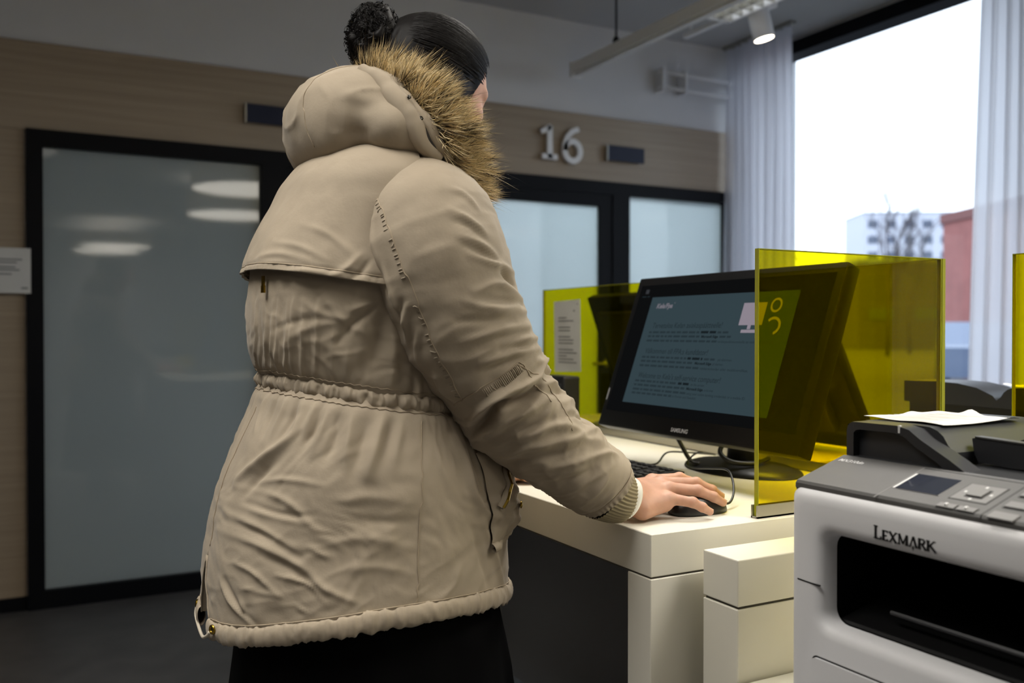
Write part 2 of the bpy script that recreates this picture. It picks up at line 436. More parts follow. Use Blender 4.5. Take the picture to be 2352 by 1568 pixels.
so = bpy.data.objects.new('spot_light', sl); COL.objects.link(so); so.location = cs + ax * .075; so.rotation_euler = (-ax).to_track_quat('Z', 'Y').to_euler()
so.parent = r; so.location = cs + ax * .075 - WOFF[r.name]
# pipes on the back wall
r = thing('wall_pipes', (3.7, 4.48, 2.68), 'pair of white wall pipes with brackets high beside the curtain', 'pipe')
for z in (2.792, 2.70): MB().tube([(3.42, YB - .02, z), (3.42, YB - .05, z), (4.18, YB - .05, z)], .011, 10).build('pipe', M_white, r, True)
for x in (3.43, 3.60): MB().box(x - .012, x + .012, YB - .065, YB + .02, 2.675, 2.815, .003).build('bracket', M_wall, r)

# round pendant lamps (the glass panes mirror those behind the camera)
M_shade = mat('beige_drum_shade', (205, 190, 150), .8, emit=(205, 180, 130), es=.25)
M_diff = emis('lamp_diffuser', (255, 247, 232), LAMP_E); M_diff2 = emis('lamp_diffuser_dimmed', (255, 247, 232), LAMP_E * .15)
def pendant(x, y, label, e=1.0, w=1.0):
    z = 2.60; R_ = .55
    r = thing('drum_pendant_lamp', (x, y, z), label, 'ceiling light', 'round drum pendants')
    d = MB(); d.lathe([(R_, z), (R_, z + .20), (R_ - .006, z + .20), (R_ - .006, z), (R_, z)], (x, y, 0), 48, cap=False); d.build('shade', M_shade, r, 30)
    d = MB(); d.lathe([(R_ - .008, z + .008), (R_ - .008, z + .016)], (x, y, 0), 48); d.build('diffuser', M_diff if e == 1.0 else M_diff2, r)
    d = MB(); d.tube([(x, y, z + .02), (x, y, ZC)], .006, 6); d.lathe([(.05, ZC - .03), (.05, ZC - .001)], (x, y, 0), 16); d.build('cord', M_white, r)
    l = bpy.data.lights.new('pendant_light', 'AREA'); l.shape = 'DISK'; l.size = 1.0; l.energy = LAMP_W * w; l.color = (1, .96, .90); l.spread = math.radians(105)
    o = bpy.data.objects.new('pendant_light', l); COL.objects.link(o); o.parent = r; o.location = (0, 0, -.01)
pendant(1.98, -.10, 'round drum pendant lamp over the printers, out of the frame', 1.0, .62)
pendant(2.25, -2.2, 'round drum pendant lamp second in the row behind the camera')
pendant(1.35, -7.2, 'round drum pendant lamp far back in the hall')
pendant(1.30, -8.3, 'round drum pendant lamp at the far end of the hall')
pendant(-.30, 1.15, 'round drum pendant lamp above and behind the standing person', .15, .55)
pendant(1.55, 1.75, 'round drum pendant lamp over the computer desk', .15, .50)
pendant(-1.60, .20, 'unseen round drum pendant added left of the camera to light the printer', .15, .9)  # added lamp, brightens the printer front and the back of the coat

# unseen fill panel added behind the frosted glass to brighten the panes
r = thing('added_fill_panel', (3.1, 5.6, 2.66), 'unseen glowing panel added behind the frosted glass door to brighten it', 'ceiling light')
MB().box(2.5, 3.7, 5.3, 5.9, 2.665, 2.699, .004).build('housing', M_white, r); MB().box(2.52, 3.68, 5.32, 5.88, 2.660, 2.6645).build('diffuser', emis('added_fill_diffuser', (235, 243, 255), 5.0), r)
l = bpy.data.lights.new('added_fill_light', 'AREA'); l.shape = 'RECTANGLE'; l.size = 1.1; l.size_y = .5; l.energy = 42; l.color = (.86, .93, 1.0)
o = bpy.data.objects.new('added_fill_light', l); COL.objects.link(o); o.parent = r; o.location = (0, 0, -.01)

# ================================================================ OUTSIDE
M_ground = mat('asphalt', (74, 76, 80), .9, var=.15, vscale=2)
struct('street_ground', MB().box(XW + .3, 320, -160, 300, -.2, -.02), M_ground)
M_bw = mat('pale_render', (196, 198, 210), .9); M_bg = mat('dark_window_glass', (84, 92, 112), .3)
M_brick = mat('red_brick', (150, 96, 92), .9, var=.12, vscale=3)
M_bark = mat('bark', (86, 80, 84), .9)
def bld(name, label, x0, y0, ang, w, d, h, mm, rows, cols, z0=2.5, fh=3.0, roof=None):
    Mx = Matrix.Translation((x0, y0, 0)) @ Matrix.Rotation(ang, 4, 'Z')
    r = thing(name, (x0, y0, -.02), label, 'building')
    MB().box(0, w, 0, d, -.02, h, M=Mx).build('facade', mm, r)
    MB().box(-.06, w + .06, -.06, d + .06, h, h + .25, M=Mx).build('roof', roof or mat('grey_roof', (150, 152, 165), .9), r)
    fm = None
    cw = w / cols
    for i in range(rows):
        for j in range(cols):
            if fm is None:
                fm = MB().box(-.5 * cw * .55, .5 * cw * .55, -.05, .06, 0, fh * .48).mesh('far_window'); fm.materials.append(M_bg)
            o = bpy.data.objects.new('window', fm); COL.objects.link(o); o.parent = r
            o.matrix_local = Matrix.Translation((-x0, -y0, .02)) @ Mx @ Matrix.Translation(((j + .5) * cw, 0, z0 + i * fh))
    return r
bld('apartment_block', 'large white apartment block with rows of dark windows beyond the window', 147, 127, math.radians(-31), 46, 12, 24.5, M_bw, 7, 13, 3.0, 3.1)
bld('low_white_building', 'low white building behind bare bushes far outside', 84, 92, math.radians(-30), 40, 10, 9.3, M_bw, 2, 8, 4.5, 2.9)
bld('red_brick_building', 'red brick building beyond the window beside the right curtain', 22.2, 16.5, math.radians(-114), 12, 7, 4.15, M_brick, 0, 3, 9.0, 3, mat('brick_parapet', (120, 80, 78), .9))
bld('grey_shed', 'low grey shed left of the brick building outside', 50.5, 44.0, math.radians(-34), 12, 6, 5.9, mat('grey_shed_wall', (92, 90, 92), .9), 1, 4, 2.0, 1.6, mat('slate_roof', (140, 144, 152), .8))
def tree(label, x, y, h, seed, spread=.35, levels=4):
    rng = random.Random(seed); root = thing('bare_tree', (x, y, -.02), label, 'tree', 'bare trees outside')
    tr = MB(); br = MB()
    def grow(p, d, L, rad, lv):
        q = p + d * L
        (tr if lv == levels else br).tube([p, p + d * L * .5 + Vector((rng.uniform(-1, 1), rng.uniform(-1, 1), 0)) * L * .04, q], [rad, rad * .8, rad * .6], 5)
        if lv == 0: return
        for k in range(4 if lv < levels else 5):
            f = rng.uniform(.45, 1.0)
            a = rng.uniform(0, 2 * math.pi); nd = (d + Vector((math.cos(a), math.sin(a), rng.uniform(-.1, .5))) * spread * rng.uniform(.7, 1.6)).normalized()
            grow(p + d * L * f, nd, L * rng.uniform(.42, .62), rad * .5, lv - 1)
        if lv == levels: grow(q, d, L * .5, rad * .55, lv - 1)
    grow(Vector((x, y, -.02)), Vector((0, 0, 1)), h * .62, h * .013, levels)
    tr.build('trunk', M_bark, root, True); br.build('branches', M_bark, root)
tree('bare tree with a tall thin trunk in front of the white block', 37.6, 31.0, 7.6, 4)
tree('bare tree with dense twigs right of the tall trunk', 42, 33.2, 7.0, 11, .5)
tree('bare bushy tree beside the left curtain', 52, 50.5, 6.4, 21, .6)
tree('bare low tree in front of the low building', 56, 50.0, 6.0, 25, .6)
tree('bare slender tree near the block corner', 46.5, 42.5, 5.6, 33, .5)
# parked car
def car(x, y, ang):
    Mx = Matrix.Translation((x, y, -.02)) @ Matrix.Rotation(ang, 4, 'Z')
    r = thing('parked_car', (x, y, -.02), 'blue grey parked car seen in the gap beside the right curtain', 'car')
    prof = [(-2.1, .35), (2.1, .35), (2.15, .7), (1.9, .88), (1.15, .95), (.55, 1.40), (-1.15, 1.42), (-1.75, .98), (-2.1, .92)]
    def ext(pf, y0, y1): 
        return MB().prism(pf, lambda a, b, k: Mx @ Vector((a, y0 + (y1 - y0) * k, b)))
    ext(prof, -.85, .85).build('body', mat('blue_grey_car_paint', (96, 108, 132), .25, coat=.6), r)
    gl = [(1.0, .97), (.52, 1.34), (-1.1, 1.36), (-1.6, 1.0)]
    ext(gl, -.862, .862).build('glass', mat('car_glass', (40, 46, 56), .1), r)
    for a in (-1.3, 1.35):
        for b in (-.78, .78):
            w = MB(); w.lathe([(.16, -.1), (.32, -.1), (.33, 0), (.32, .1), (.16, .1)], (0, 0, 0), 18, Mx @ Matrix.Translation((a, b, .33)) @ Matrix.Rotation(math.radians(90), 4, 'X')); w.build('wheel', M_dark, r, 30)
car(17.63, 12.11, math.radians(35))
# ================================================================ DESKS
M_lam = mat('cream_white_laminate', (226, 222, 208), .38, var=.012, vscale=4)
M_seam = mat('dark_joint', (70, 66, 58), .8)
M_dgrey = mat('grey_panel', (172, 174, 180), .6)
DX0, DX1, DY0, DY1, DZ = .868, 1.60, 1.160, 2.95, .90
TH = .069
d = thing('computer_desk', (1.2, 2.0, 0), 'thick cream white standing desk carrying the black monitor', 'desk')
MB().box(DX0 + .0008, DX1, DY0 + .0008, DY1, DZ - TH + .001, DZ, .0012, 1).build('tabletop', M_lam, d)
b = MB(); b.box(DX0 + .003, DX1 - .003, DY0 + .003, DY1 - .003, DZ - TH - .002, DZ - TH + .0012); b.build('joint', M_seam, d)
MB().box(DX0, DX1, DY0, DY0 + .062, 0, DZ - TH - .002, .0012, 1).build('end_panel', M_lam, d)
MB().box(DX0, DX1, DY1 - .062, DY1, 0, DZ - TH - .002, .0012, 1).build('end_panel', M_lam, d)
MB().box(1.50, 1.52, DY0 + .062, DY1 - .062, .02, DZ - TH - .002).build('modesty_panel', M_dgrey, d)
# black cable looping below the tabletop
cb = MB(); pts = []
for k in range(25):
    a = k / 24; y = DY0 + .0621 + .10 - .07 * math.sin(a * math.pi); z = DZ - TH - .004 - .20 * math.sin(a * math.pi * .5)
    pts.append((DX0 + .10, DY0 + .065 + .055 * math.sin(a * math.pi), DZ - TH - .007 - a * .26))
cb.tube(pts, .0035, 8); one('hanging_cable', cb, M_dark, 'thin black cable looping down under the desk edge', 'cable', smooth=True)
# low end gable with a cap, next to the printer
g = thing('end_gable', (1.25, 1.09, 0), 'lower cream white end gable between the desk and the grey white printer', 'panel')
MB().box(.948, 1.56, 1.050, 1.130, .803, .8745, .002, 2).build('cap', M_lam, g)
MB().box(.952, 1.556, 1.053, 1.127, .799, .8035).build('joint', M_seam, g)
MB().box(.948, 1.56, 1.050, 1.130, 0, .7992, .0015, 1).build('panel', M_lam, g)
# printer stand
g = thing('printer_stand', (1.15, .72, 0), 'white stand under the large grey white printer', 'stand')
MB().box(.90, 1.56, .30, 1.045, .655, .689, .002).build('top', M_lam, g)
for y in (.30, 1.011): MB().box(.90, 1.56, y, y + .034, 0, .655, .0015, 1).build('end_panel', M_lam, g)
MB().box(1.50, 1.52, .334, 1.011, .05, .655).build('back_panel', M_dgrey, g)
# opposite desk
d2 = thing('computer_desk', (2.0, 2.3, 0), 'cream white desk on the far side of the yellow screen', 'desk')
MB().box(1.606, 2.36, 1.62, DY1, DZ - TH, DZ, .0012, 1).build('tabletop', M_lam, d2)
for y in (1.62, DY1 - .062): MB().box(1.606, 2.36, y, y + .062, 0, DZ - TH - .002, .0012, 1).build('end_panel', M_lam, d2)
g = thing('printer_stand', (1.95, 1.35, 0), 'white stand under the second printer across the screen', 'stand')
MB().box(1.72, 2.36, 1.06, 1.60, .655, .689, .002).build('top', M_lam, g)
for y in (1.06, 1.566): MB().box(1.72, 2.36, y, y + .034, 0, .655, .0015, 1).build('end_panel', M_lam, g)

# ================================================================ YELLOW SCREENS
M_yel = glassy('yellow_acrylic', (.905, .818, .008), .015, .7)
M_yedge = mat('yellow_acrylic_edge', (150, 152, 24), .15, coat=.3)
M_rail = mat('satin_aluminium', (176, 172, 160), .35, metal=.75)
def screen(label, x0, x1, y0, y1, z0, z1, along):
    """acrylic sheet standing in an aluminium channel"""
    r = thing('yellow_screen', ((x0 + x1) / 2, (y0 + y1) / 2, DZ), label, 'desk screen')
    e = .0015
    MB().box(x0 + e, x1 - e, y0 + e, y1 - e, z0, z1 - e).build('acrylic_sheet', M_yel, r)
    ed = MB()
    if along == 'x':
        ed.box(x0, x0 + e, y0, y1, z0, z1); ed.box(x1 - e, x1, y0, y1, z0, z1); ed.box(x0 + e, x1 - e, y0, y1, z1 - e, z1)
        rl = MB(); t = .0035
        rl.box(x0 - .004, x1, y0 - t, y0 - .0003, DZ, DZ + .022); rl.box(x0 - .004, x1, y1 + .0003, y1 + t, DZ, DZ + .022); rl.box(x0 - .004, x1, y0 - t, y1 + t, DZ, DZ + .003)
    else:
        ed.box(x0, x1, y0, y0 + e, z0, z1); ed.box(x0, x1, y1 - e, y1, z0, z1); ed.box(x0, x1, y0 + e, y1 - e, z1 - e, z1)
        rl = MB(); t = .0035
        rl.box(x0 - t, x0 - .0003, y0, y1 + .004, DZ, DZ + .022); rl.box(x1 + .0003, x1 + t, y0, y1 + .004, DZ, DZ + .022); rl.box(x0 - t, x1 + t, y0, y1 + .004, DZ, DZ + .003)
    ed.build('polished_edge', M_yedge, r); rl.build('channel', M_rail, r)
    return r
screen('yellow see-through screen standing on the desk in front of the monitor', 1.106, 1.578, 1.176, 1.185, DZ + .003, 1.361, 'x')
screen('long yellow see-through screen behind the monitor along the desk back', 1.581, 1.590, 1.176, 2.728, DZ + .003, 1.361, 'y')
screen('yellow see-through screen behind the printer at the right edge', 1.596, 1.605, .20, 1.043, DZ + .003, 1.361, 'y')
st = MB(); st.box(1.594, 1.607, .20, 1.05, .80, DZ); o = one('screen_support', st, M_lam, 'narrow white ledge under the right yellow screen behind the printer', 'panel')
# notice stuck to the screen
r = thing('screen_notice', (1.578, 2.56, 1.08), 'white printed sheet stuck to the yellow screen left of the monitor', 'notice')
Mn = lambda y, z: (1.5800, y, z)
MB().add([(1.5800, 2.645, 1.083), (1.5800, 2.483, 1.090), (1.5800, 2.489, 1.322), (1.5800, 2.652, 1.318), (1.5808, 2.645, 1.083), (1.5808, 2.483, 1.090), (1.5808, 2.489, 1.322), (1.5808, 2.652, 1.318)],
         [(0, 1, 2, 3), (7, 6, 5, 4), (0, 4, 5, 1), (1, 5, 6, 2), (2, 6, 7, 3), (3, 7, 4, 0)]).build('sheet', M_paper, r)
p = MB()
for k in range(15):
    if k in (2, 5, 9): continue
    z = 1.262 - k * .0105; p.box(1.5793, 1.5799, 2.600 - (.052 if k % 4 else .030) - .02 * ((k * 7) % 3), 2.622, z, z + .0035)
p.box(1.5793, 1.5799, 2.52, 2.528, 1.283, 1.289); p.box(1.5793, 1.5799, 2.50, 2.507, 1.306, 1.309)
p.build('print', M_ink, r)['kind'] = 'stuff'
# small black phone dock under the notice
r = thing('card_reader', (1.49, 2.40, DZ), 'small black upright box on the desk under the stuck notice', 'box')
MB().box(1.44, 1.50, 2.36, 2.50, DZ, 1.082, .006).build('body', M_dark, r)
MB().box(1.436, 1.44, 2.375, 2.485, .97, 1.06, .001).build('front_panel', mat('dark_grey_plastic', (44, 46, 48), .5), r)

# ================================================================ MONITOR
M_bez = mat('gloss_black_bezel', (12, 12, 13), .4, spec=.2)
def monitor(name, label, X0, Z0, X1, Z1, Y0, Y1, base, sgn=1, screen_on=True):
    """tilted panel: bottom front edge (X0,Z0), top front edge (X1,Z1), spans Y0..Y1; sgn=+1 faces -X"""
    up = Vector((X1 - X0, 0, Z1 - Z0)); H = up.length; up.normalize()
    out = Vector((-up.z * 1.0, 0, up.x)) if sgn > 0 else Vector((up.z, 0, -up.x))     # towards the viewer
    ey = Vector((0, -1, 0)) if sgn > 0 else Vector((0, 1, 0))
    o = Vector((X0, Y1 if sgn > 0 else Y0, Z0)); Wd = Y1 - Y0
    M = frame(o, ey, up, out)
    r = thing(name, (base[0], base[1], DZ), label, 'monitor')
    # body: bevelled shell
    b = MB(); b.box(0, Wd, -.010, H, -.038, 0, .005, 2, M=M); bo = b.build('bezel', M_bez, r, 40)
    b = MB(); b.box(.07, Wd - .07, .05, H - .05, -.07, -.038, .012, 2, M=M); b.build('back_shell', M_dark, r, 40)
    bl, bt, bb = .020, .022, .030
    if screen_on:
        s = MB(); s.box(bl, Wd - bl, bb, H - bt, -.001, .0006, M=M); so = s.build('screen', M_scr_off, r)
    # stand neck and oval base
    cx, cy = base
    n = MB(); n.tube([(cx, cy, DZ + .02), (cx, cy, DZ + .07), (cx - sgn * .02, cy, DZ + .15), (cx - sgn * .05, cy, DZ + .20)], [.034, .032, .032, .03], 16); n.build('neck', M_dark, r, True)
    pr = [(.06, 0), (.98, 0), (1.0, .10), (.98, .3), (.8, .62), (.45, .9), (.2, 1.0), (.06, 1.0)]
    bs = MB(); vs = []; n_ = 40
    for rr, h in pr:
        for k in range(n_):
            a = 2 * math.pi * k / n_; vs.append((cx + .105 * rr * math.cos(a), cy + .160 * rr * math.sin(a), DZ + .0005 + .026 * h))
    fs = [(i * n_ + k, i * n_ + (k + 1) % n_, (i + 1) * n_ + (k + 1) % n_, (i + 1) * n_ + k) for i in range(len(pr) - 1) for k in range(n_)] + [tuple(range(n_))[::-1], tuple((len(pr) - 1) * n_ + k for k in range(n_))]
    bs.add(vs, fs); bs.build('base', M_dark, r, 50)
    return r, M, Wd, H
M_scr_off = emis('screen_dark_area', (22, 23, 24), .35)
mon, MM, MW, MH = monitor('computer_monitor', 'black widescreen monitor tilted back, showing a teal welcome page', 1.250, 1.000, 1.376, 1.353, 1.224, 1.884, (1.455, 1.60))
M_scr = emis('screen_teal_page', (76, 96, 104), .30)
M_stx = emis('screen_text', (52, 66, 72), .28); M_sbold = emis('screen_bold_text', (40, 50, 55), .28); M_slogo = emis('screen_logo', (150, 146, 156), .36); M_sicon = emis('screen_icon', (170, 160, 172), .42)
M_sprint = emis('screen_small_print', (60, 76, 83), .29)
scr = [c for c in mon.children if c.name.startswith('screen')][0]
def on(u, v): return MM @ Vector((u, v, .0012))
# page rectangle: u from the left edge of the monitor, v up from its bottom
PU0, PU1, PV0, PV1 = .078, .560, .054, .320
pg = MB(); pg.add([on(PU0, PV0), on(PU1, PV0), on(PU1, PV1), on(PU0, PV1)], [(0, 1, 2, 3)]); pg.build('page', M_scr, scr)
def stext(t, u, v, size, m=None, width=None, **k):
    me = text_mesh(t, size, Matrix.Identity(4), **k); me.materials.clear(); me.materials.append(m or M_stx)
    w = max(p.co.x for p in me.vertices)
    if width: me.transform(Matrix.Diagonal((width / w, 1, 1, 1)))
    me.transform(MM @ Matrix.Translation((u, v, .0019))); return link('page_text', me, scr)
def words(u, v, u1, h=.0048, seed=0, m=None):
    """a line of unreadably small print"""
    rg = random.Random(seed); b = MB()
    while u < u1 - .004:
        w = min(rg.uniform(.008, .026), u1 - u)
        b.add([MM @ Vector((a, c, .0019)) for a, c in ((u, v), (u + w, v), (u + w, v + h), (u, v + h))], [(0, 1, 2, 3)]); u += w + .004
    b.build('small_print', m or M_sprint, scr)
stext('Kela/Fpa', .105, .291, .0165, M_slogo, .062, bold=.0006, shear=.25)
stext('v', .170, .301, .009, M_slogo, shear=.25)
stext('Tervetuloa Kelan asiakaspäätteelle!', .111, .2405, .0190, None, .248, shear=.12)
words(.105, .2275, .292, seed=1); words(.295, .2275, .345, .0055, 2, M_sbold); words(.35, .2275, .386, seed=3)
words(.105, .2175, .297, seed=4); stext('Microsoft Edge', .300, .2172, .0082, M_sbold, .055, bold=.0003); words(.360, .2175, .396, seed=5)
words(.104, .2065, .355, seed=6); stext('verkkopankkitunnuksilla tai mobiilivarmenteella', .358, .2060, .0082, None, .166)
stext('Välkommen till FPA:s kunddator!', .111, .1770, .0190, None, .226, shear=.12)
words(.105, .1655, .270, seed=7); words(.274, .1655, .325, .0055, 8, M_sbold); words(.33, .1655, .372, seed=9); stext('på skärmen.', .375, .1653, .0082, None, .045)
words(.105, .1555, .300, seed=10); stext('Microsoft Edge', .303, .1552, .0082, M_sbold, .055, bold=.0003); stext('på skärmen.', .362, .1552, .0082, None, .034)
words(.105, .1445, .320, seed=11); stext('nätbankskoder eller mobilcertifikat.', .325, .1440, .0082, None, .150)
stext("Welcome to Kela's self-service computer!", .111, .1165, .0190, None, .290, shear=.12)
words(.105, .1065, .262, seed=12); words(.266, .1065, .306, .0055, 13, M_sbold); stext('on the screen.', .309, .1063, .0082, None, .047)
words(.105, .0965, .296, seed=14); stext('Microsoft Edge', .299, .0963, .0082, M_sbold, .055, bold=.0003); stext('on the screen.', .358, .0963, .0082, None, .030)
words(.105, .0860, .300, seed=15); stext('using your online banking credentials or a mobile ID.', .303, .0856, .0082, None, .185)
words(.105, .0765, .255, seed=16); stext('in Finnish and Swedish.', .258, .0762, .0082, None, .082)
def flat(poly, m, nm='page_icon'):
    b = MB(); b.add([MM @ Vector((a, c, .0018)) for a, c in poly], [tuple(range(len(poly)))]); b.build(nm, m, scr)
def arc(cu, cv, ru, rv, a0, a1, w, m):
    A_ = np.radians(np.linspace(a0, a1, 24)); b = MB()
    vs = [MM @ Vector((cu + (ru + s) * math.cos(a), cv + (rv + s) * math.sin(a), .0018)) for a in A_ for s in (-w / 2, w / 2)]
    b.add(vs, [(2 * i, 2 * i + 1, 2 * i + 3, 2 * i + 2) for i in range(23)]); b.build('page_icon', m, scr)
flat([(.409, .246), (.478, .246), (.478, .296), (.409, .296)], M_sicon)
flat([(.437, .237), (.447, .237), (.447, .246), (.437, .246)], M_sicon)
flat([(.421, .229), (.464, .229), (.464, .236), (.421, .236)], M_sicon)
arc(.505, .289, .0135, .0135, 0, 360, .005, M_sicon)
arc(.509, .244, .019, .017, -70, 140, .006, M_sicon)
# brand on the lower bezel, desktop icon at the upper left of the screen, maker's strip at the side
text('brand_lettering', 'SAMSUNG', .0125, MM @ Matrix.Translation((.284, .0005, .0004)), mat('silver_print', (150, 150, 152), .4), mon, bold=.0004)
flat([(.045, .330), (.058, .330), (.058, .341), (.045, .341)], emis('icon_grey', (60, 62, 66), .5)); words(.036, .321, .066, .0025, 40, M_stx)
b = MB(); b.add([MM @ Vector(p) for p in ((.006, .055, .0005), (.011, .055, .0005), (.011, .085, .0005), (.006, .085, .0005))], [(0, 1, 2, 3)]); b.build('maker_strip', mat('silver_print', (150, 150, 152)), mon)
# monitor cables
cb = MB(); cb.tube(spl([(1.33, 1.70, 1.00), (1.345, 1.685, .96), (1.36, 1.665, .92), (1.372, 1.648, .914)]), .005, 8); cb.build('video_cable', M_dark, mon, True)
cb = MB(); cb.tube(spl([(1.44, 1.62, .955), (1.40, 1.60, .962), (1.37, 1.575, .948), (1.375, 1.545, .932), (1.42, 1.52, .928), (1.47, 1.53, .935)]), .0055, 8); cb.build('power_cable', M_dark, mon, True)
mo2 = monitor('computer_monitor', 'dark monitor with its back to the notice, seen through the yellow screen', 1.945, 1.005, 1.815, 1.352, 2.20, 2.76, (1.76, 2.48), -1, True)
mo3 = monitor('computer_monitor', 'lower dark monitor seen through the yellow screens right of the main monitor', 1.965, .935, 1.815, 1.222, 1.645, 2.13, (1.76, 1.90), -1, True)

# ================================================================ KEYBOARD, MOUSE
kb = thing('keyboard', (1.17, 1.79, DZ), 'black keyboard lying in front of the monitor', 'keyboard')
KX0, KX1, KY0, KY1 = 1.105, 1.245, 1.545, 1.985
MB().prism([(KX0, DZ + .001), (KX1, DZ + .001), (KX1, DZ + .020), (KX1 - .01, DZ + .022), (KX0 + .005, DZ + .012), (KX0, DZ + .008)], lambda a, b, k: (a, KY0 + (KY1 - KY0) * k, b)).build('case', M_dark, kb)
km = MB().box(-.0075, .0075, -.0075, .0075, 0, .006, .0015, 1).mesh('key', 30); km.materials.append(mat('key_black', (26, 26, 28), .45))
for i in range(6):
    for j in range(21):
        if j in (14, 18): continue
        x = KX0 + .016 + i * .0195 + (.004 if i == 5 else 0); y = KY1 - .018 - j * .0199
        z = DZ + .0105 + (x - KX0 - .005) * .0735
        o = bpy.data.objects.new('key', km); COL.objects.link(o); o.parent = kb; o.location = Vector((x, y, z)) - WOFF[kb.name]
cb = MB(); cb.tube(spl([(1.246, 1.70, .912), (1.275, 1.69, .915), (1.30, 1.705, .918), (1.36, 1.75, .93), (1.45, 1.78, .92), (1.55, 1.80, .906)]), .0022, 6); cb.build('keyboard_cable', M_dark, kb, True)
ms = thing('computer_mouse', (1.01, 1.245, DZ), 'black computer mouse under the hand', 'mouse')
MX, MY = 1.048, 1.264
vs = []; nu, nv = 28, 10
for j in range(nv + 1):
    ph = j / nv * math.pi / 2
    for i in range(nu):
        a = 2 * math.pi * i / nu; ca, sa = math.cos(a), math.sin(a)
        ex = .058 * math.copysign(abs(ca) ** .8, ca); ey = .031 * math.copysign(abs(sa) ** .8, sa)
        k = math.cos(ph) ** .55
        vs.append((MX + ex * k, MY + ey * k, DZ + .0015 + .034 * math.sin(ph) ** .9 * (1 - .22 * (ex * k / .058 + .15) ** 2)))
fs = [(j * nu + i, j * nu + (i + 1) % nu, (j + 1) * nu + (i + 1) % nu, (j + 1) * nu + i) for j in range(nv) for i in range(nu)] + [tuple(range(nu))[::-1]]
MB().add(vs, fs).build('shell', mat('mouse_black', (22, 22, 23), .35), ms, True)
w = MB(); w.lathe([(.009, -.004), (.011, -.002), (.011, .002), (.009, .004)], (MX + .034, MY, DZ + .026), 16, Matrix.Rotation(math.radians(90), 4, 'X')); w.build('wheel', M_dark, ms, True)
cbl = MB(); cbl.tube(spl([(MX + .055, MY - .001, .911), (1.120, 1.262, .912), (1.145, 1.280, .925), (1.168, 1.310, .945), (1.185, 1.345, .955), (1.20, 1.41, .948), (1.23, 1.50, .935), (1.28, 1.58, .930), (1.36, 1.66, .932), (1.45, 1.74, .925), (1.55, 1.80, .906)]), .0022, 8)
cbl.build('mouse_cable', M_dark, ms, True)

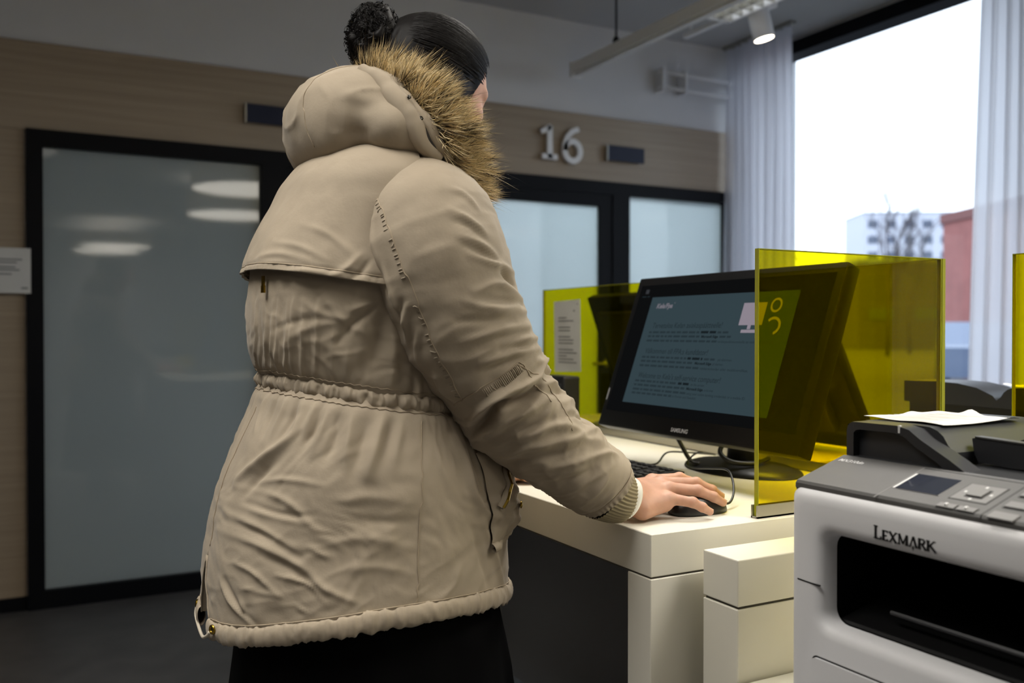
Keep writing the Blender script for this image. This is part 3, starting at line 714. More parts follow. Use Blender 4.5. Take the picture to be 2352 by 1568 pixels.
# ================================================================ PRINTERS
M_pw = mat('printer_light_grey', (220, 220, 222), .42); M_pg = mat('printer_mid_grey', (78, 77, 76), .42, var=.04, vscale=40, bump=.08, bscale=900, bdist=.0004)
M_pd = mat('printer_charcoal', (40, 41, 44), .42, bump=.1, bscale=700, bdist=.0004); M_pb = mat('printer_cavity_black', (9, 9, 10), .4)
M_lcd = mat('lcd_dark_blue', (38, 43, 56), .15, coat=.5); M_btn = mat('button_grey', (116, 115, 114), .4); M_sym = mat('pale_print', (214, 214, 214), .5); M_blk = mat('logo_black', (18, 18, 20), .5)
def serif_letters(word, h, bw):
    """stroke letters with slab serifs in the (u,v) plane -> list of quads"""
    q = []; u = 0
    def bar(a, b, w):
        a = np.array(a, float); b = np.array(b, float); t = (b - a) / np.linalg.norm(b - a); n = np.array([-t[1], t[0]]) * w / 2
        q.append([a + n, b + n, b - n, a - n])
    for ch in word:
        big = ch.isupper(); H = h if big else h * .78; c = ch.upper(); W = {'L': .55, 'E': .55, 'X': .78, 'M': .95, 'A': .72, 'R': .68, 'K': .78}[c] * H
        s = bw * .55; sl = .11 * H
        def ser(x, y, wd=.16): bar((u + x - wd * H, y), (u + x + wd * H, y), s * .8)
        if c == 'L':
            bar((u + .12 * H, 0), (u + .12 * H, H), bw); ser(.12 * H, s / 2); ser(.12 * H, H - s / 2); bar((u + .12 * H, s / 2), (u + W, s / 2), s); bar((u + W - s / 2, 0), (u + W - s / 2, .26 * H), s)
        if c == 'E':
            bar((u + .12 * H, 0), (u + .12 * H, H), bw)
            for y in (s / 2, H / 2, H - s / 2): bar((u, y), (u + W - (.1 * H if y == H / 2 else 0), y), s)
            bar((u + W - s / 2, 0), (u + W - s / 2, .22 * H), s); bar((u + W - s / 2, H), (u + W - s / 2, .78 * H), s)
        if c == 'X':
            bar((u + .1 * H, H), (u + W - .1 * H, 0), bw); bar((u + W - .1 * H, H), (u + .1 * H, 0), s)
            for x in (.1 * H, W - .1 * H):
                ser(x, s / 2, .13); ser(x, H - s / 2, .13)
        if c == 'M':
            bar((u + .12 * H, 0), (u + .12 * H, H), s); bar((u + W - .14 * H, 0), (u + W - .14 * H, H), bw); bar((u + .12 * H, H), (u + W / 2, .1 * H), bw * .9); bar((u + W - .16 * H, H), (u + W / 2, .1 * H), s)
            ser(.12 * H, s / 2, .13); ser(W - .14 * H, s / 2, .14)
        if c == 'A':
            bar((u + .06 * H, 0), (u + W / 2, H), s); bar((u + W - .06 * H, 0), (u + W / 2, H), bw); ser(.06 * H, s / 2, .1); ser(W - .06 * H, s / 2, .12)
            q.append([np.array((u + W / 2, .28 * H)), np.array((u + W / 2 + .1 * H, -.02 * H)), np.array((u + W / 2, -.34 * H)), np.array((u + W / 2 - .1 * H, -.02 * H))])
        if c == 'R':
            bar((u + .12 * H, 0), (u + .12 * H, H), bw); ser(.12 * H, s / 2)
            pts = [(u + .02 * H, H - s / 2), (u + .4 * H, H - s / 2), (u + .55 * H, H * .86), (u + .55 * H, H * .66), (u + .4 * H, H * .52), (u + .1 * H, H * .5)]
            for i in range(5): bar(pts[i], pts[i + 1], bw * .8 if i in (1, 2, 3) else s)
            bar((u + .34 * H, .5 * H), (u + W, 0), bw); 
        if c == 'K':
            bar((u + .12 * H, 0), (u + .12 * H, H), bw); ser(.12 * H, s / 2); ser(.12 * H, H - s / 2); bar((u + .14 * H, .4 * H), (u + W - .1 * H, H), s); bar((u + .3 * H, .55 * H), (u + W, 0), bw); ser(W - .12 * H, H - s / 2, .13)
        u += W + .045 * h
    return q, u
def printer(label, org, flip):
    """front faces -X at x=org.x, left end at y=org.y (runs towards -Y); flip turns it about by 180 degrees"""
    T = Matrix.Translation(org) @ (Matrix.Rotation(math.pi, 4, 'Z') if flip else Matrix.Identity(4))
    def G(x, y, z): return T @ Vector((x, -y, z))            # x into the printer, y to the right, z up from the stand
    r = thing('laser_printer', tuple(G(.18, .2, 0)), label, 'printer')
    W, D, HB = .40, .36, .322
    OY0, OY1, OZ0, OZ1 = .058, .345, .146, .266       # paper exit
    # body: rounded shell with an opening, built as ring loft in the front view
    def rr(y0, y1, z0, z1, rad, n=5):
        P = []
        for cy, cz, a0 in ((y1 - rad, z1 - rad, 0), (y0 + rad, z1 - rad, 90), (y0 + rad, z0 + rad, 180), (y1 - rad, z0 + rad, 270)):
            for k in range(n + 1):
                a = math.radians(a0 + 90 * k / n); P.append((cy + rad * math.cos(a), cz + rad * math.sin(a)))
        return P
    b = MB(); n = 24
    rings = []
    outer = lambda ins, rad: rr(ins, W - ins, ins * .3, HB - ins, rad)
    inner = lambda g, rad: rr(OY0 - g, OY1 + g, OZ0 - g, OZ1 + g, rad)
    rings.append([(D, p) for p in outer(.012, .02)])
    rings.append([(D - .012, p) for p in outer(0, .012)])
    rings.append([(.022, p) for p in outer(0, .012)])
    rings.append([(.008, p) for p in outer(.003, .014)])
    rings.append([(.001, p) for p in outer(.011, .016)])
    rings.append([(0, p) for p in outer(.020, .018)])
    rings.append([(0, p) for p in inner(.016, .03)])
    rings.append([(.002, p) for p in inner(.008, .025)])
    rings.append([(.010, p) for p in inner(.001, .02)])
    rings.append([(.03, p) for p in inner(0, .02)])
    vs = [G(x, p[0], p[1]) for R_ in rings for x, p in R_]; m = len(rings)
    fs = [(i * n + k, i * n + (k + 1) % n, (i + 1) * n + (k + 1) % n, (i + 1) * n + k) for i in range(m - 1) for k in range(n)] + [tuple(range(n))]
    b.add(vs, fs); body = b.build('body', M_pw, r, 50)
    c = MB(); e = .001
    cav = [(.0305, p) for p in inner(.004, .022)]; cb_ = [(.30, p) for p in inner(.004, .022)]
    vs = [G(x, p[0], p[1]) for R_ in (cav, cb_) for x, p in R_]
    c.add(vs, [(k, (k + 1) % n, n + (k + 1) % n, n + k) for k in range(n)] + [tuple(range(n, 2 * n))]); c.build('paper_exit', M_pb, r, 50)
    # paper rest inside the exit: sloped charcoal tray with a stop
    t = MB(); t.prism([(.032, OZ0 + .006), (.28, OZ0 + .06), (.28, OZ0 + .052), (.032, OZ0 + .001)], lambda a, z, k: G(a, OY0 + .006 + (OY1 - OY0 - .012) * k, z)); t.build('output_tray', M_pb, r)
    t = MB(); t.tube([G(.05, OY0 + .07, OZ0 + .028), G(.05, OY1 - .02, OZ0 + .028)], .003, 6); t.build('paper_stop', M_pd, r)
    # joint lines and lower cassette
    j = MB()
    j.prism([(.018, .1985), (.056, .1975), (.056, .1958), (.018, .1968)], lambda a, z, k: G(-.0006 + .003 * k, a, z)); 
    j.prism([(.345, .1975), (.382, .1975), (.382, .1958), (.345, .1958)], lambda a, z, k: G(-.0006 + .003 * k, a, z)); j.build('joint', M_blk, r)
    cs = MB(); cs.box(0, 1, 0, 1, 0, 1, .0, M=Matrix.Identity(4)) if False else None
    q = rr(.046, .36, .008, .102, .008); cs.prism(q, lambda a, z, k: G(-.0045 + .006 * k, a, z)); cs.build('paper_cassette', M_pw, r, 40)
    q = rr(.044, .362, .006, .104, .009); cs = MB(); cs.prism(q, lambda a, z, k: G(-.0008 + .002 * k, a, z)); cs.build('cassette_gap', M_blk, r)
    j = MB()
    for k in range(9): j.prism([(.150 + k * .008, .092), (.154 + k * .008, .092), (.154 + k * .008, .097), (.150 + k * .008, .097)], lambda a, z, q_: G(-.0049 + .0006 * q_, a, z))
    j.build('cassette_print', mat('grey_ink', (120, 120, 122)), r)
    # control panel on top
    pv = lambda s, h=0: (.008 + .096 * s - h * .298, HB - .001 + .030 * s + h * .954)
    cp = MB(); prof = [pv(.01, -.002), pv(.03, .003), pv(.07, .0055), pv(1.0, .0055), (.115, HB - .02), (.02, HB - .02)]
    ys = [.004, .012, W - .012, W - .004]
    cp.prism(prof, lambda a, z, k: G(a, ys[0] + (ys[3] - ys[0]) * k, z)); pan = cp.build('control_panel', M_pg, r)
    def pq(y0, y1, s0, s1, h0, h1, nm, m_, par):
        x = MB(); vs = []
        for h in (h0, h1):
            for y, s in ((y0, s0), (y1, s0), (y1, s1), (y0, s1)):
                a, z = pv(s, h); vs.append(G(a, y, z))
        x.add(vs, [(0, 3, 2, 1), (4, 5, 6, 7), (0, 1, 5, 4), (1, 2, 6, 5), (2, 3, 7, 6), (3, 0, 4, 7)]); return x.build(nm, m_, par)
    H0 = .0055
    pq(.1365, .1380, -.01, .99, H0, H0 + .0003, 'panel_groove', M_btn, pan)
    pq(.2755, .277, -.01, .99, H0, H0 + .0003, 'panel_groove', M_blk, pan)
    pq(.1365, .395, .955, .97, H0, H0 + .0003, 'panel_groove', M_blk, pan)
    pq(.140, .2045, .31, .77, H0, H0 + .0008, 'display_frame', M_sym, pan); pq(.144, .2045, .31, .77, H0 + .0008, H0 + .0012, 'display', M_lcd, pan)
    for a, c_, s0, s1, m_, h in ((.218, .266, .30, .76, M_blk, .0004), (.2195, .2645, .315, .745, M_btn, .0008), (.232, .254, .40, .63, M_blk, .0012), (.2335, .2525, .42, .61, M_btn, .003),
                                 (.2185, .2425, .05, .17, M_blk, .0004), (.2195, .2415, .06, .16, M_btn, .0015), (.2435, .2675, .05, .17, M_blk, .0004), (.2445, .2665, .06, .16, M_btn, .0015),
                                 (.285, .315, .60, .78, M_blk, .0004), (.2865, .3135, .62, .76, M_btn, .002), (.285, .315, .30, .48, M_blk, .0004), (.2865, .3135, .32, .46, M_btn, .002), (.325, .355, .60, .78, M_btn, .002), (.325, .355, .30, .48, M_btn, .002), (.285, .315, .02, .18, M_btn, .002)):
        pq(a, c_, s0, s1, H0, H0 + h, 'button', m_, pan)
    for a, s in ((.2425, .69), (.2425, .36), (.2265, .52), (.2585, .52), (.2305, .11), (.2555, .11)): pq(a - .0015, a + .0015, s - .02, s + .02, H0 + .0008, H0 + .0036 if s == .11 else H0 + .0011, 'button_mark', M_sym, pan)
    a0, z0 = pv(.80, H0 + .0002); a1, z1 = pv(.95, H0 + .0002)
    ex = T.to_3x3() @ Vector((0, -1, 0)); ey = (G(a1, 0, z1) - G(a0, 0, z0))
    text('model_lettering', 'MX310dn', .0105, frame(G(a0, .010, z0), ex, ey), M_sym, pan, bold=.0002, shear=.25)
    # brand
    q, wd = serif_letters('Lexmark', .0165, .0030); sc = .087 / wd; b = MB()
    for P in q:
        b.add([G(-.0004, .143 + p[0] * sc, .277 + p[1]) for p in P], [tuple(range(len(P)))])
    b.build('brand_lettering', M_blk, r)
    # scanner glass deck and document feeder
    ZD = HB + .034; ZT = HB + .0815
    s = MB(); s.prism([(.104, HB - .03), (.104, ZD - .004), (.110, ZD), (.36, ZD), (.36, HB - .03)], lambda a, z, k: G(a, .003 + (W - .006) * k, z)); s.build('scanner_deck', M_pd, r)
    arch = [(.002, ZD), (.002, ZT - .012), (.004, ZT - .004), (.012, ZT), (.085, ZT + .001), (.105, ZT - .003), (.122, ZT - .014), (.165, ZD + .012), (.186, ZD)]
    inn = [(.014, ZD), (.014, ZT - .014), (.020, ZT - .010), (.082, ZT - .009), (.098, ZT - .013), (.110, ZT - .022), (.148, ZD + .006), (.156, ZD)]
    s = MB(); k_ = len(arch)
    o1 = [G(.110, y, z) for y, z in arch]; o2 = [G(.142, y, z) for y, z in arch]
    s.add(o1 + o2, [(i, i + 1, k_ + i + 1, k_ + i) for i in range(k_ - 1)])
    i1 = [G(.110, y, z) for y, z in inn]; i2 = [G(.122, y, z) for y, z in inn]
    def resamp(P, m_):
        P = np.array([list(p) for p in P]); L_ = np.r_[0, np.cumsum(np.linalg.norm(np.diff(P, axis=0), axis=1))]; tt = np.linspace(0, L_[-1], m_)
        return [tuple(np.interp(t_, L_, P[:, c2]) for c2 in range(3)) for t_ in tt]
    ra, rb, rc = resamp(o1, 30), resamp(i1, 30), resamp(i2, 30)
    s.add(ra + rb + rc, [(i, i + 1, 31 + i, 30 + i) for i in range(29)] + [(30 + i, 31 + i, 61 + i, 60 + i) for i in range(29)] + [tuple(range(60, 90))]); s.build('feeder_arm', M_pd, r, 40)
    top = [(.002, ZD), (.002, ZT - .010), (.006, ZT), (.085, ZT + .001), (.112, ZT), (.124, ZT - .004), (.133, ZT - .011), (.140, ZT - .022), (.150, ZT - .030), (.150, ZD)]
    s = MB(); s.prism(top, lambda a, z, k: G(.142 + .238 * k, a, z)); s.build('feeder_cover', M_pd, r, 40)
    hump = [(.150, ZD), (.150, ZT - .032), (.16, ZT - .02), (.20, ZT - .004), (.25, ZT + .004), (.30, ZT + .006), (.397, ZT + .004), (.397, ZD)]
    s = MB(); s.prism(hump, lambda a, z, k: G(.262 + .118 * k, a, z)); s.build('feeder_lid', M_pd, r, 40)
    tr = [(.156, ZD + .004), (.150, ZD + .014), (.147, ZT - .014), (.152, ZT - .012), (.40, ZT - .020), (.40, ZD + .010), (.20, ZD + .001)]
    s = MB(); s.prism(tr, lambda a, z, k: G(.180 + .012 * k, a, z)); s.build('tray_guide', M_pd, r)
    s = MB(); s.prism([(.152, ZT - .0118), (.40, ZT - .0198), (.40, ZT - .0180), (.152, ZT - .0100)], lambda a, z, k: G(.178 + .015 * k, a, z)); s.build('guide_edge', M_pg, r)
    s = MB(); s.prism([(.155, ZD + .012), (.40, ZD + .022), (.40, ZD + .012), (.19, ZD + .002)], lambda a, z, k: G(.192 + .07 * k, a, z)); s.build('feeder_tray', M_pd, r)
    s = MB(); s.prism([(.0885, ZT - .0085), (.0915, ZT - .0085), (.0915, ZT + .0016), (.0885, ZT + .0016)], lambda a, z, k: G(.1092 + .004 * k, a, z)); s.build('guide_mark', M_sym, r)
    return r, G, ZT
pr1, G1, ZT1 = printer('large light grey laser printer with charcoal feeder at the lower right', (.92, .92, .689), False)
pr2, G2, ZT2 = printer('second charcoal topped printer seen through the gap between yellow screens', (2.33, 1.16, .689), True)
def sheet(name, label, G, ZT, x0, x1, y0, y1, seed):
    rng = np.random.default_rng(seed); n = 22; V = []
    for i in range(n):
        for j in range(n):
            u, v = i / (n - 1), j / (n - 1)
            h = .0014 + .0010 * math.sin(7 * u + 2 * v + seed) + .0010 * math.sin(9 * v + seed)
            h += .009 * math.exp(-((u - 1) / .07) ** 2 - ((v - .42) / .10) ** 2) + .004 * math.exp(-((v - 1) / .06) ** 2 - ((u - .9) / .15) ** 2) + .004 * math.exp(-((u - .62) / .10) ** 2 - (v / .06) ** 2)
            V.append(tuple(G(x0 + (x1 - x0) * u, y0 + (y1 - y0) * v, ZT + .0012 + max(h, .0003))))
    b = MB(); b.add(V, [(i * n + j, i * n + j + 1, (i + 1) * n + j + 1, (i + 1) * n + j) for i in range(n - 1) for j in range(n - 1)])
    r = thing(name, tuple(G((x0 + x1) / 2, (y0 + y1) / 2, ZT)), label, 'paper')
    b.build('sheet', M_paper, r, True)
    p = MB()
    for k in range(11):
        xx = x0 + (x1 - x0) * (.10 + .075 * k)
        p.add([G(a, c, ZT + .0062) for a, c in ((xx, y0 + .018), (xx + .003, y0 + .018), (xx + .003, y1 - .022 - .02 * (k % 3)), (xx, y1 - .022 - .02 * (k % 3)))], [(0, 1, 2, 3)])
    p.build('print', mat('faint_print', (168, 168, 166), .8), r)['kind'] = 'stuff'
sheet('curled_sheet', 'curled printed sheet lying on the front printer', G1, ZT1, .160, .325, -.012, .120, 1)
sheet('curled_sheet', 'curled white sheet on the second printer behind the screens', G2, ZT2, .20, .36, .02, .15, 5)
# ================================================================ PERSON: base surfaces
import numpy as np
def crom(T, X, t):
    """Catmull-Rom through rows X at parameters T"""
    T = np.asarray(T, float); X = np.asarray(X, float); t = np.clip(np.asarray(t, float), T[0], T[-1])
    m = np.gradient(X, T, axis=0); i = np.clip(np.searchsorted(T, t, 'right') - 1, 0, len(T) - 2)
    h = (T[i + 1] - T[i]); u = ((t - T[i]) / h)
    if X.ndim > 1: h = h[..., None]; u = u[..., None]
    return (2 * u**3 - 3 * u**2 + 1) * X[i] + (u**3 - 2 * u**2 + u) * h * m[i] + (-2 * u**3 + 3 * u**2) * X[i + 1] + (u**3 - u**2) * h * m[i + 1]
# torso sections: z, xc, yc, rx, ry
TOR = np.array([(.68, .507, 1.505, .254, .264), (.72, .5073, 1.505, .2521, .262), (.80, .5036, 1.505, .2511, .262), (.88, .5057, 1.503, .2472, .258), (.96, .5104, 1.50, .235, .250), (1.04, .5073, 1.497, .1996, .236), (1.10, .5049, 1.495, .1733, .220), (1.14, .5021, 1.493, .1639, .208),
                (1.20, .4975, 1.49, .1729, .212), (1.28, .5001, 1.487, .1766, .216), (1.36, .5082, 1.485, .1695, .212), (1.42, .5156, 1.485, .1506, .212), (1.465, .5209, 1.487, .1345, .205), (1.50, .530, 1.49, .112, .170), (1.525, .545, 1.49, .085, .105), (1.54, .555, 1.49, .065, .075)])
def torso(th, z, e=2.2):
    q = crom(TOR[:, 0], TOR[:, 1:], z); c, s = np.cos(th), np.sin(th)
    return np.stack([q[..., 0] + q[..., 2] * np.sign(c) * np.abs(c) ** (2 / e), q[..., 1] + q[..., 3] * np.sign(s) * np.abs(s) ** (2 / e), z + 0 * th], -1)
def hem_z(th):
    """hem height round the body: lower at the back and front, higher at the sides"""
    return .770 + .043 * np.abs(np.sin(th)) ** 1.5 + .004 * np.cos(th)
# right sleeve centre line (x, y, z, radius)
SLV = np.array([(.545, 1.390, 1.400, .070), (.552, 1.345, 1.404, .090), (.553, 1.311, 1.380, .1055), (.5580, 1.288, 1.336, .1080), (.5800, 1.2750, 1.262, .101), (.6120, 1.270, 1.194, .0915), (.6540, 1.273, 1.132, .0840), (.6940, 1.264, 1.082, .0765), (.7440, 1.255, 1.036, .0680), (.7920, 1.250, .999, .0635), (.8290, 1.248, .972, .0600), (.8460, 1.246, .955, .0530)])
def tube_frames(C_):
    T = np.gradient(C_, axis=0); T /= np.linalg.norm(T, axis=1)[:, None]
    N = np.zeros_like(T); n = np.array([0., -1., 0.]); 
    for i in range(len(T)):
        n = n - T[i] * (n @ T[i]); n /= np.linalg.norm(n); N[i] = n
    return T, N, np.cross(T, N)
def sleeve_grid(tab, ns, nth):
    t = np.linspace(0, len(tab) - 1, ns); q = crom(np.arange(len(tab)), tab, t)
    T, N, B = tube_frames(q[:, :3]); a = np.linspace(0, 2 * np.pi, nth, endpoint=False)
    R_ = N[:, None] * np.cos(a)[None, :, None] + B[:, None] * np.sin(a)[None, :, None]
    return q[:, None, :3] + R_ * q[:, 3][:, None, None], R_, q
# fold lines on the cloth: points (m), half width (m), height (m)
FOLD_T = [
([(.324,1.455,1.268),(.325,1.464,1.207),(.338,1.518,1.149)],0.0029,0.0036),
([(.330,1.415,1.267),(.330,1.422,1.208),(.338,1.463,1.151)],0.0028,0.0036),
([(.336,1.395,1.266),(.335,1.403,1.208),(.341,1.435,1.152)],0.0028,0.0036),
([(.340,1.383,1.266),(.340,1.389,1.207),(.345,1.418,1.153)],0.0028,0.0036),
([(.350,1.361,1.266),(.350,1.367,1.208),(.352,1.393,1.154)],0.0028,0.0036),
([(.355,1.352,1.265),(.354,1.359,1.208),(.359,1.377,1.154)],0.0027,0.0036),
([(.366,1.336,1.266),(.366,1.340,1.208),(.369,1.358,1.155)],0.0027,0.0036),
([(.382,1.317,1.265),(.382,1.322,1.208),(.383,1.338,1.156)],0.0027,0.0036),
([(.326,1.435,1.247),(.328,1.447,1.193),(.337,1.488,1.152)],0.0034,-0.002),
([(.332,1.407,1.247),(.333,1.418,1.194),(.340,1.444,1.154)],0.0034,-0.002),
([(.343,1.375,1.247),(.345,1.381,1.194),(.349,1.401,1.155)],0.0033,-0.002),
([(.359,1.345,1.246),(.360,1.352,1.195),(.364,1.365,1.156)],0.0032,-0.002),
([(.372,1.328,1.246),(.374,1.333,1.195),(.377,1.345,1.157)],0.0032,-0.002),
([(.401,1.304,1.222),(.404,1.319,1.151)],0.0058,0.002),
([(.420,1.295,1.202),(.422,1.306,1.148)],0.0058,0.0022),
([(.450,1.284,1.196),(.450,1.293,1.141)],0.0058,0.002),
([(.487,1.285,1.162),(.484,1.285,1.135)],0.0058,0.002),
([(.339,1.448,1.124),(.331,1.453,1.092),(.321,1.436,1.060)],0.0048,0.004),
([(.355,1.385,1.123),(.348,1.386,1.094),(.334,1.387,1.061)],0.0053,0.005),
([(.373,1.350,1.119),(.365,1.348,1.089),(.353,1.349,1.060),(.323,1.383,1.029),(.291,1.436,.988)],0.0085,0.009),
([(.382,1.335,1.113),(.375,1.334,1.090),(.367,1.333,1.068)],0.0045,0.004),
([(.397,1.316,1.105),(.386,1.313,1.072),(.373,1.312,1.039)],0.0057,0.005),
([(.428,1.293,1.101),(.420,1.287,1.066),(.411,1.281,1.027)],0.007,0.0055),
([(.468,1.277,1.094),(.455,1.270,1.053),(.437,1.265,1.002)],0.0083,0.006),
([(.496,1.272,1.089),(.488,1.266,1.059),(.478,1.260,1.025)],0.0064,0.004),
([(.336,1.504,1.120),(.324,1.512,1.077),(.308,1.518,1.039)],0.005,0.003),
([(.346,1.412,1.122),(.336,1.414,1.085),(.325,1.409,1.056)],0.0047,-0.004),
([(.365,1.363,1.119),(.355,1.363,1.085),(.338,1.370,1.053)],0.0052,-0.005),
([(.388,1.326,1.107),(.379,1.323,1.075),(.360,1.328,1.041)],0.0064,-0.006),
([(.412,1.303,1.101),(.401,1.297,1.060),(.386,1.297,1.030)],0.0076,-0.006),
([(.447,1.283,1.094),(.435,1.276,1.054),(.420,1.273,1.011)],0.0083,-0.006),
([(.483,1.274,1.091),(.471,1.268,1.059),(.457,1.263,1.023)],0.0064,-0.004),
([(.334,1.357,1.026),(.315,1.379,1.005),(.294,1.403,.973)],0.0078,-0.005),
([(.307,1.386,.993),(.341,1.332,1.002),(.381,1.292,.997)],0.0045,0.003),
([(.288,1.438,.981),(.334,1.329,.975),(.370,1.286,.934)],0.0051,0.004),
([(.274,1.488,.957),(.311,1.351,.953),(.357,1.297,.943)],0.0052,0.0035),
([(.274,1.449,.943),(.302,1.357,.933),(.346,1.299,.906)],0.0052,0.0035),
([(.265,1.471,.913),(.301,1.351,.909),(.349,1.293,.881),(.380,1.271,.848)],0.0058,0.004),
([(.292,1.398,.964),(.327,1.329,.954),(.368,1.291,.954)],0.0045,-0.003),
([(.271,1.450,.930),(.307,1.347,.924),(.350,1.295,.894)],0.0045,-0.003),
([(.276,1.392,.875),(.296,1.351,.868),(.325,1.311,.839)],0.0038,0.004),
([(.320,1.319,.869),(.357,1.286,.859),(.378,1.271,.834)],0.0031,0.0045),
([(.360,1.289,.910),(.384,1.272,.895)],0.0037,0.0025),
([(.355,1.288,.868),(.391,1.266,.846),(.423,1.254,.830)],0.005,0.003),
([(.286,1.364,.844),(.325,1.311,.839)],0.0044,0.0025),
([(.343,1.294,.827),(.357,1.283,.818)],0.0031,0.0025),
([(.262,1.432,.847),(.270,1.396,.817),(.290,1.353,.796)],0.0039,0.004),
([(.280,1.375,.828),(.289,1.355,.799)],0.0038,0.003),
([(.266,1.413,.846),(.278,1.376,.815),(.298,1.341,.794)],0.0045,-0.0035),
([(.305,1.343,.895),(.344,1.297,.876),(.376,1.273,.841)],0.0056,-0.0035),
([(.391,1.280,.974),(.441,1.260,.980),(.506,1.251,.966)],0.0101,0.003),
([(.377,1.279,.914),(.438,1.255,.922),(.507,1.246,.899)],0.0088,0.0025),
([(.396,1.265,.877),(.450,1.249,.880),(.505,1.244,.863)],0.0075,0.0022),
([(.410,1.267,.951),(.458,1.253,.943),(.505,1.248,.941)],0.0076,-0.0025),
([(.586,1.284,1.068),(.599,1.276,1.019),(.615,1.271,.962),(.667,1.298,.908)],0.0081,0.007),
([(.609,1.293,1.055),(.623,1.283,1.002),(.647,1.287,.953)],0.0061,-0.006),
([(.565,1.276,1.069),(.580,1.270,1.027),(.593,1.266,.988)],0.006,-0.003),
([(.625,1.272,.936),(.656,1.288,.868),(.691,1.318,.795)],0.0069,0.005),
([(.606,1.264,.925),(.628,1.271,.861),(.649,1.282,.801)],0.0081,-0.004),
([(.541,1.272,1.075),(.550,1.261,1.024),(.570,1.258,.976)],0.0066,0.003),
([(.536,1.244,.813),(.568,1.250,.840),(.584,1.254,.876)],0.0065,0.0025),
([(.600,1.258,.798),(.614,1.264,.823)],0.0053,0.0025),
([(.472,1.274,1.251),(.462,1.281,1.202),(.443,1.295,1.149)],0.0167,-0.009),
([(.466,1.274,1.265),(.430,1.286,1.236),(.405,1.304,1.202)],0.0064,-0.005),
([(.474,1.274,1.246),(.485,1.279,1.195),(.483,1.284,1.129)],0.009,0.006),
([(.419,1.290,1.249),(.448,1.279,1.259),(.470,1.274,1.266)],0.0064,0.004),
([(.390,1.309,1.266),(.415,1.294,1.233),(.443,1.284,1.215)],0.0057,0.0025),
([(.524,1.283,1.181),(.523,1.286,1.140),(.508,1.277,1.109)],0.0079,-0.005),
([(.363,1.339,1.265),(.388,1.312,1.245),(.420,1.291,1.237)],0.0051,0.002),
([(.343,1.386,1.194),(.369,1.335,1.221),(.404,1.301,1.233)],0.0065,0.0018),
([(.334,1.403,1.221),(.363,1.340,1.236),(.388,1.313,1.236)],0.0052,-0.0018)]
FOLD_Y = [
([(.332,1.450,1.329),(.349,1.382,1.334),(.379,1.326,1.321)],0.0053,0.0025),
([(.329,1.469,1.319),(.344,1.389,1.321),(.369,1.337,1.314)],0.004,0.002),
([(.347,1.401,1.352),(.371,1.343,1.342),(.400,1.306,1.321)],0.0052,0.002),
([(.398,1.304,1.296),(.419,1.291,1.308),(.439,1.284,1.331)],0.0057,0.004),
([(.420,1.290,1.290),(.436,1.283,1.303),(.448,1.280,1.321)],0.0045,-0.0035),
([(.374,1.353,1.376),(.401,1.313,1.360),(.431,1.287,1.327)],0.0064,0.002),
([(.347,1.374,1.307),(.378,1.324,1.306),(.420,1.290,1.296)],0.0045,0.0025)]
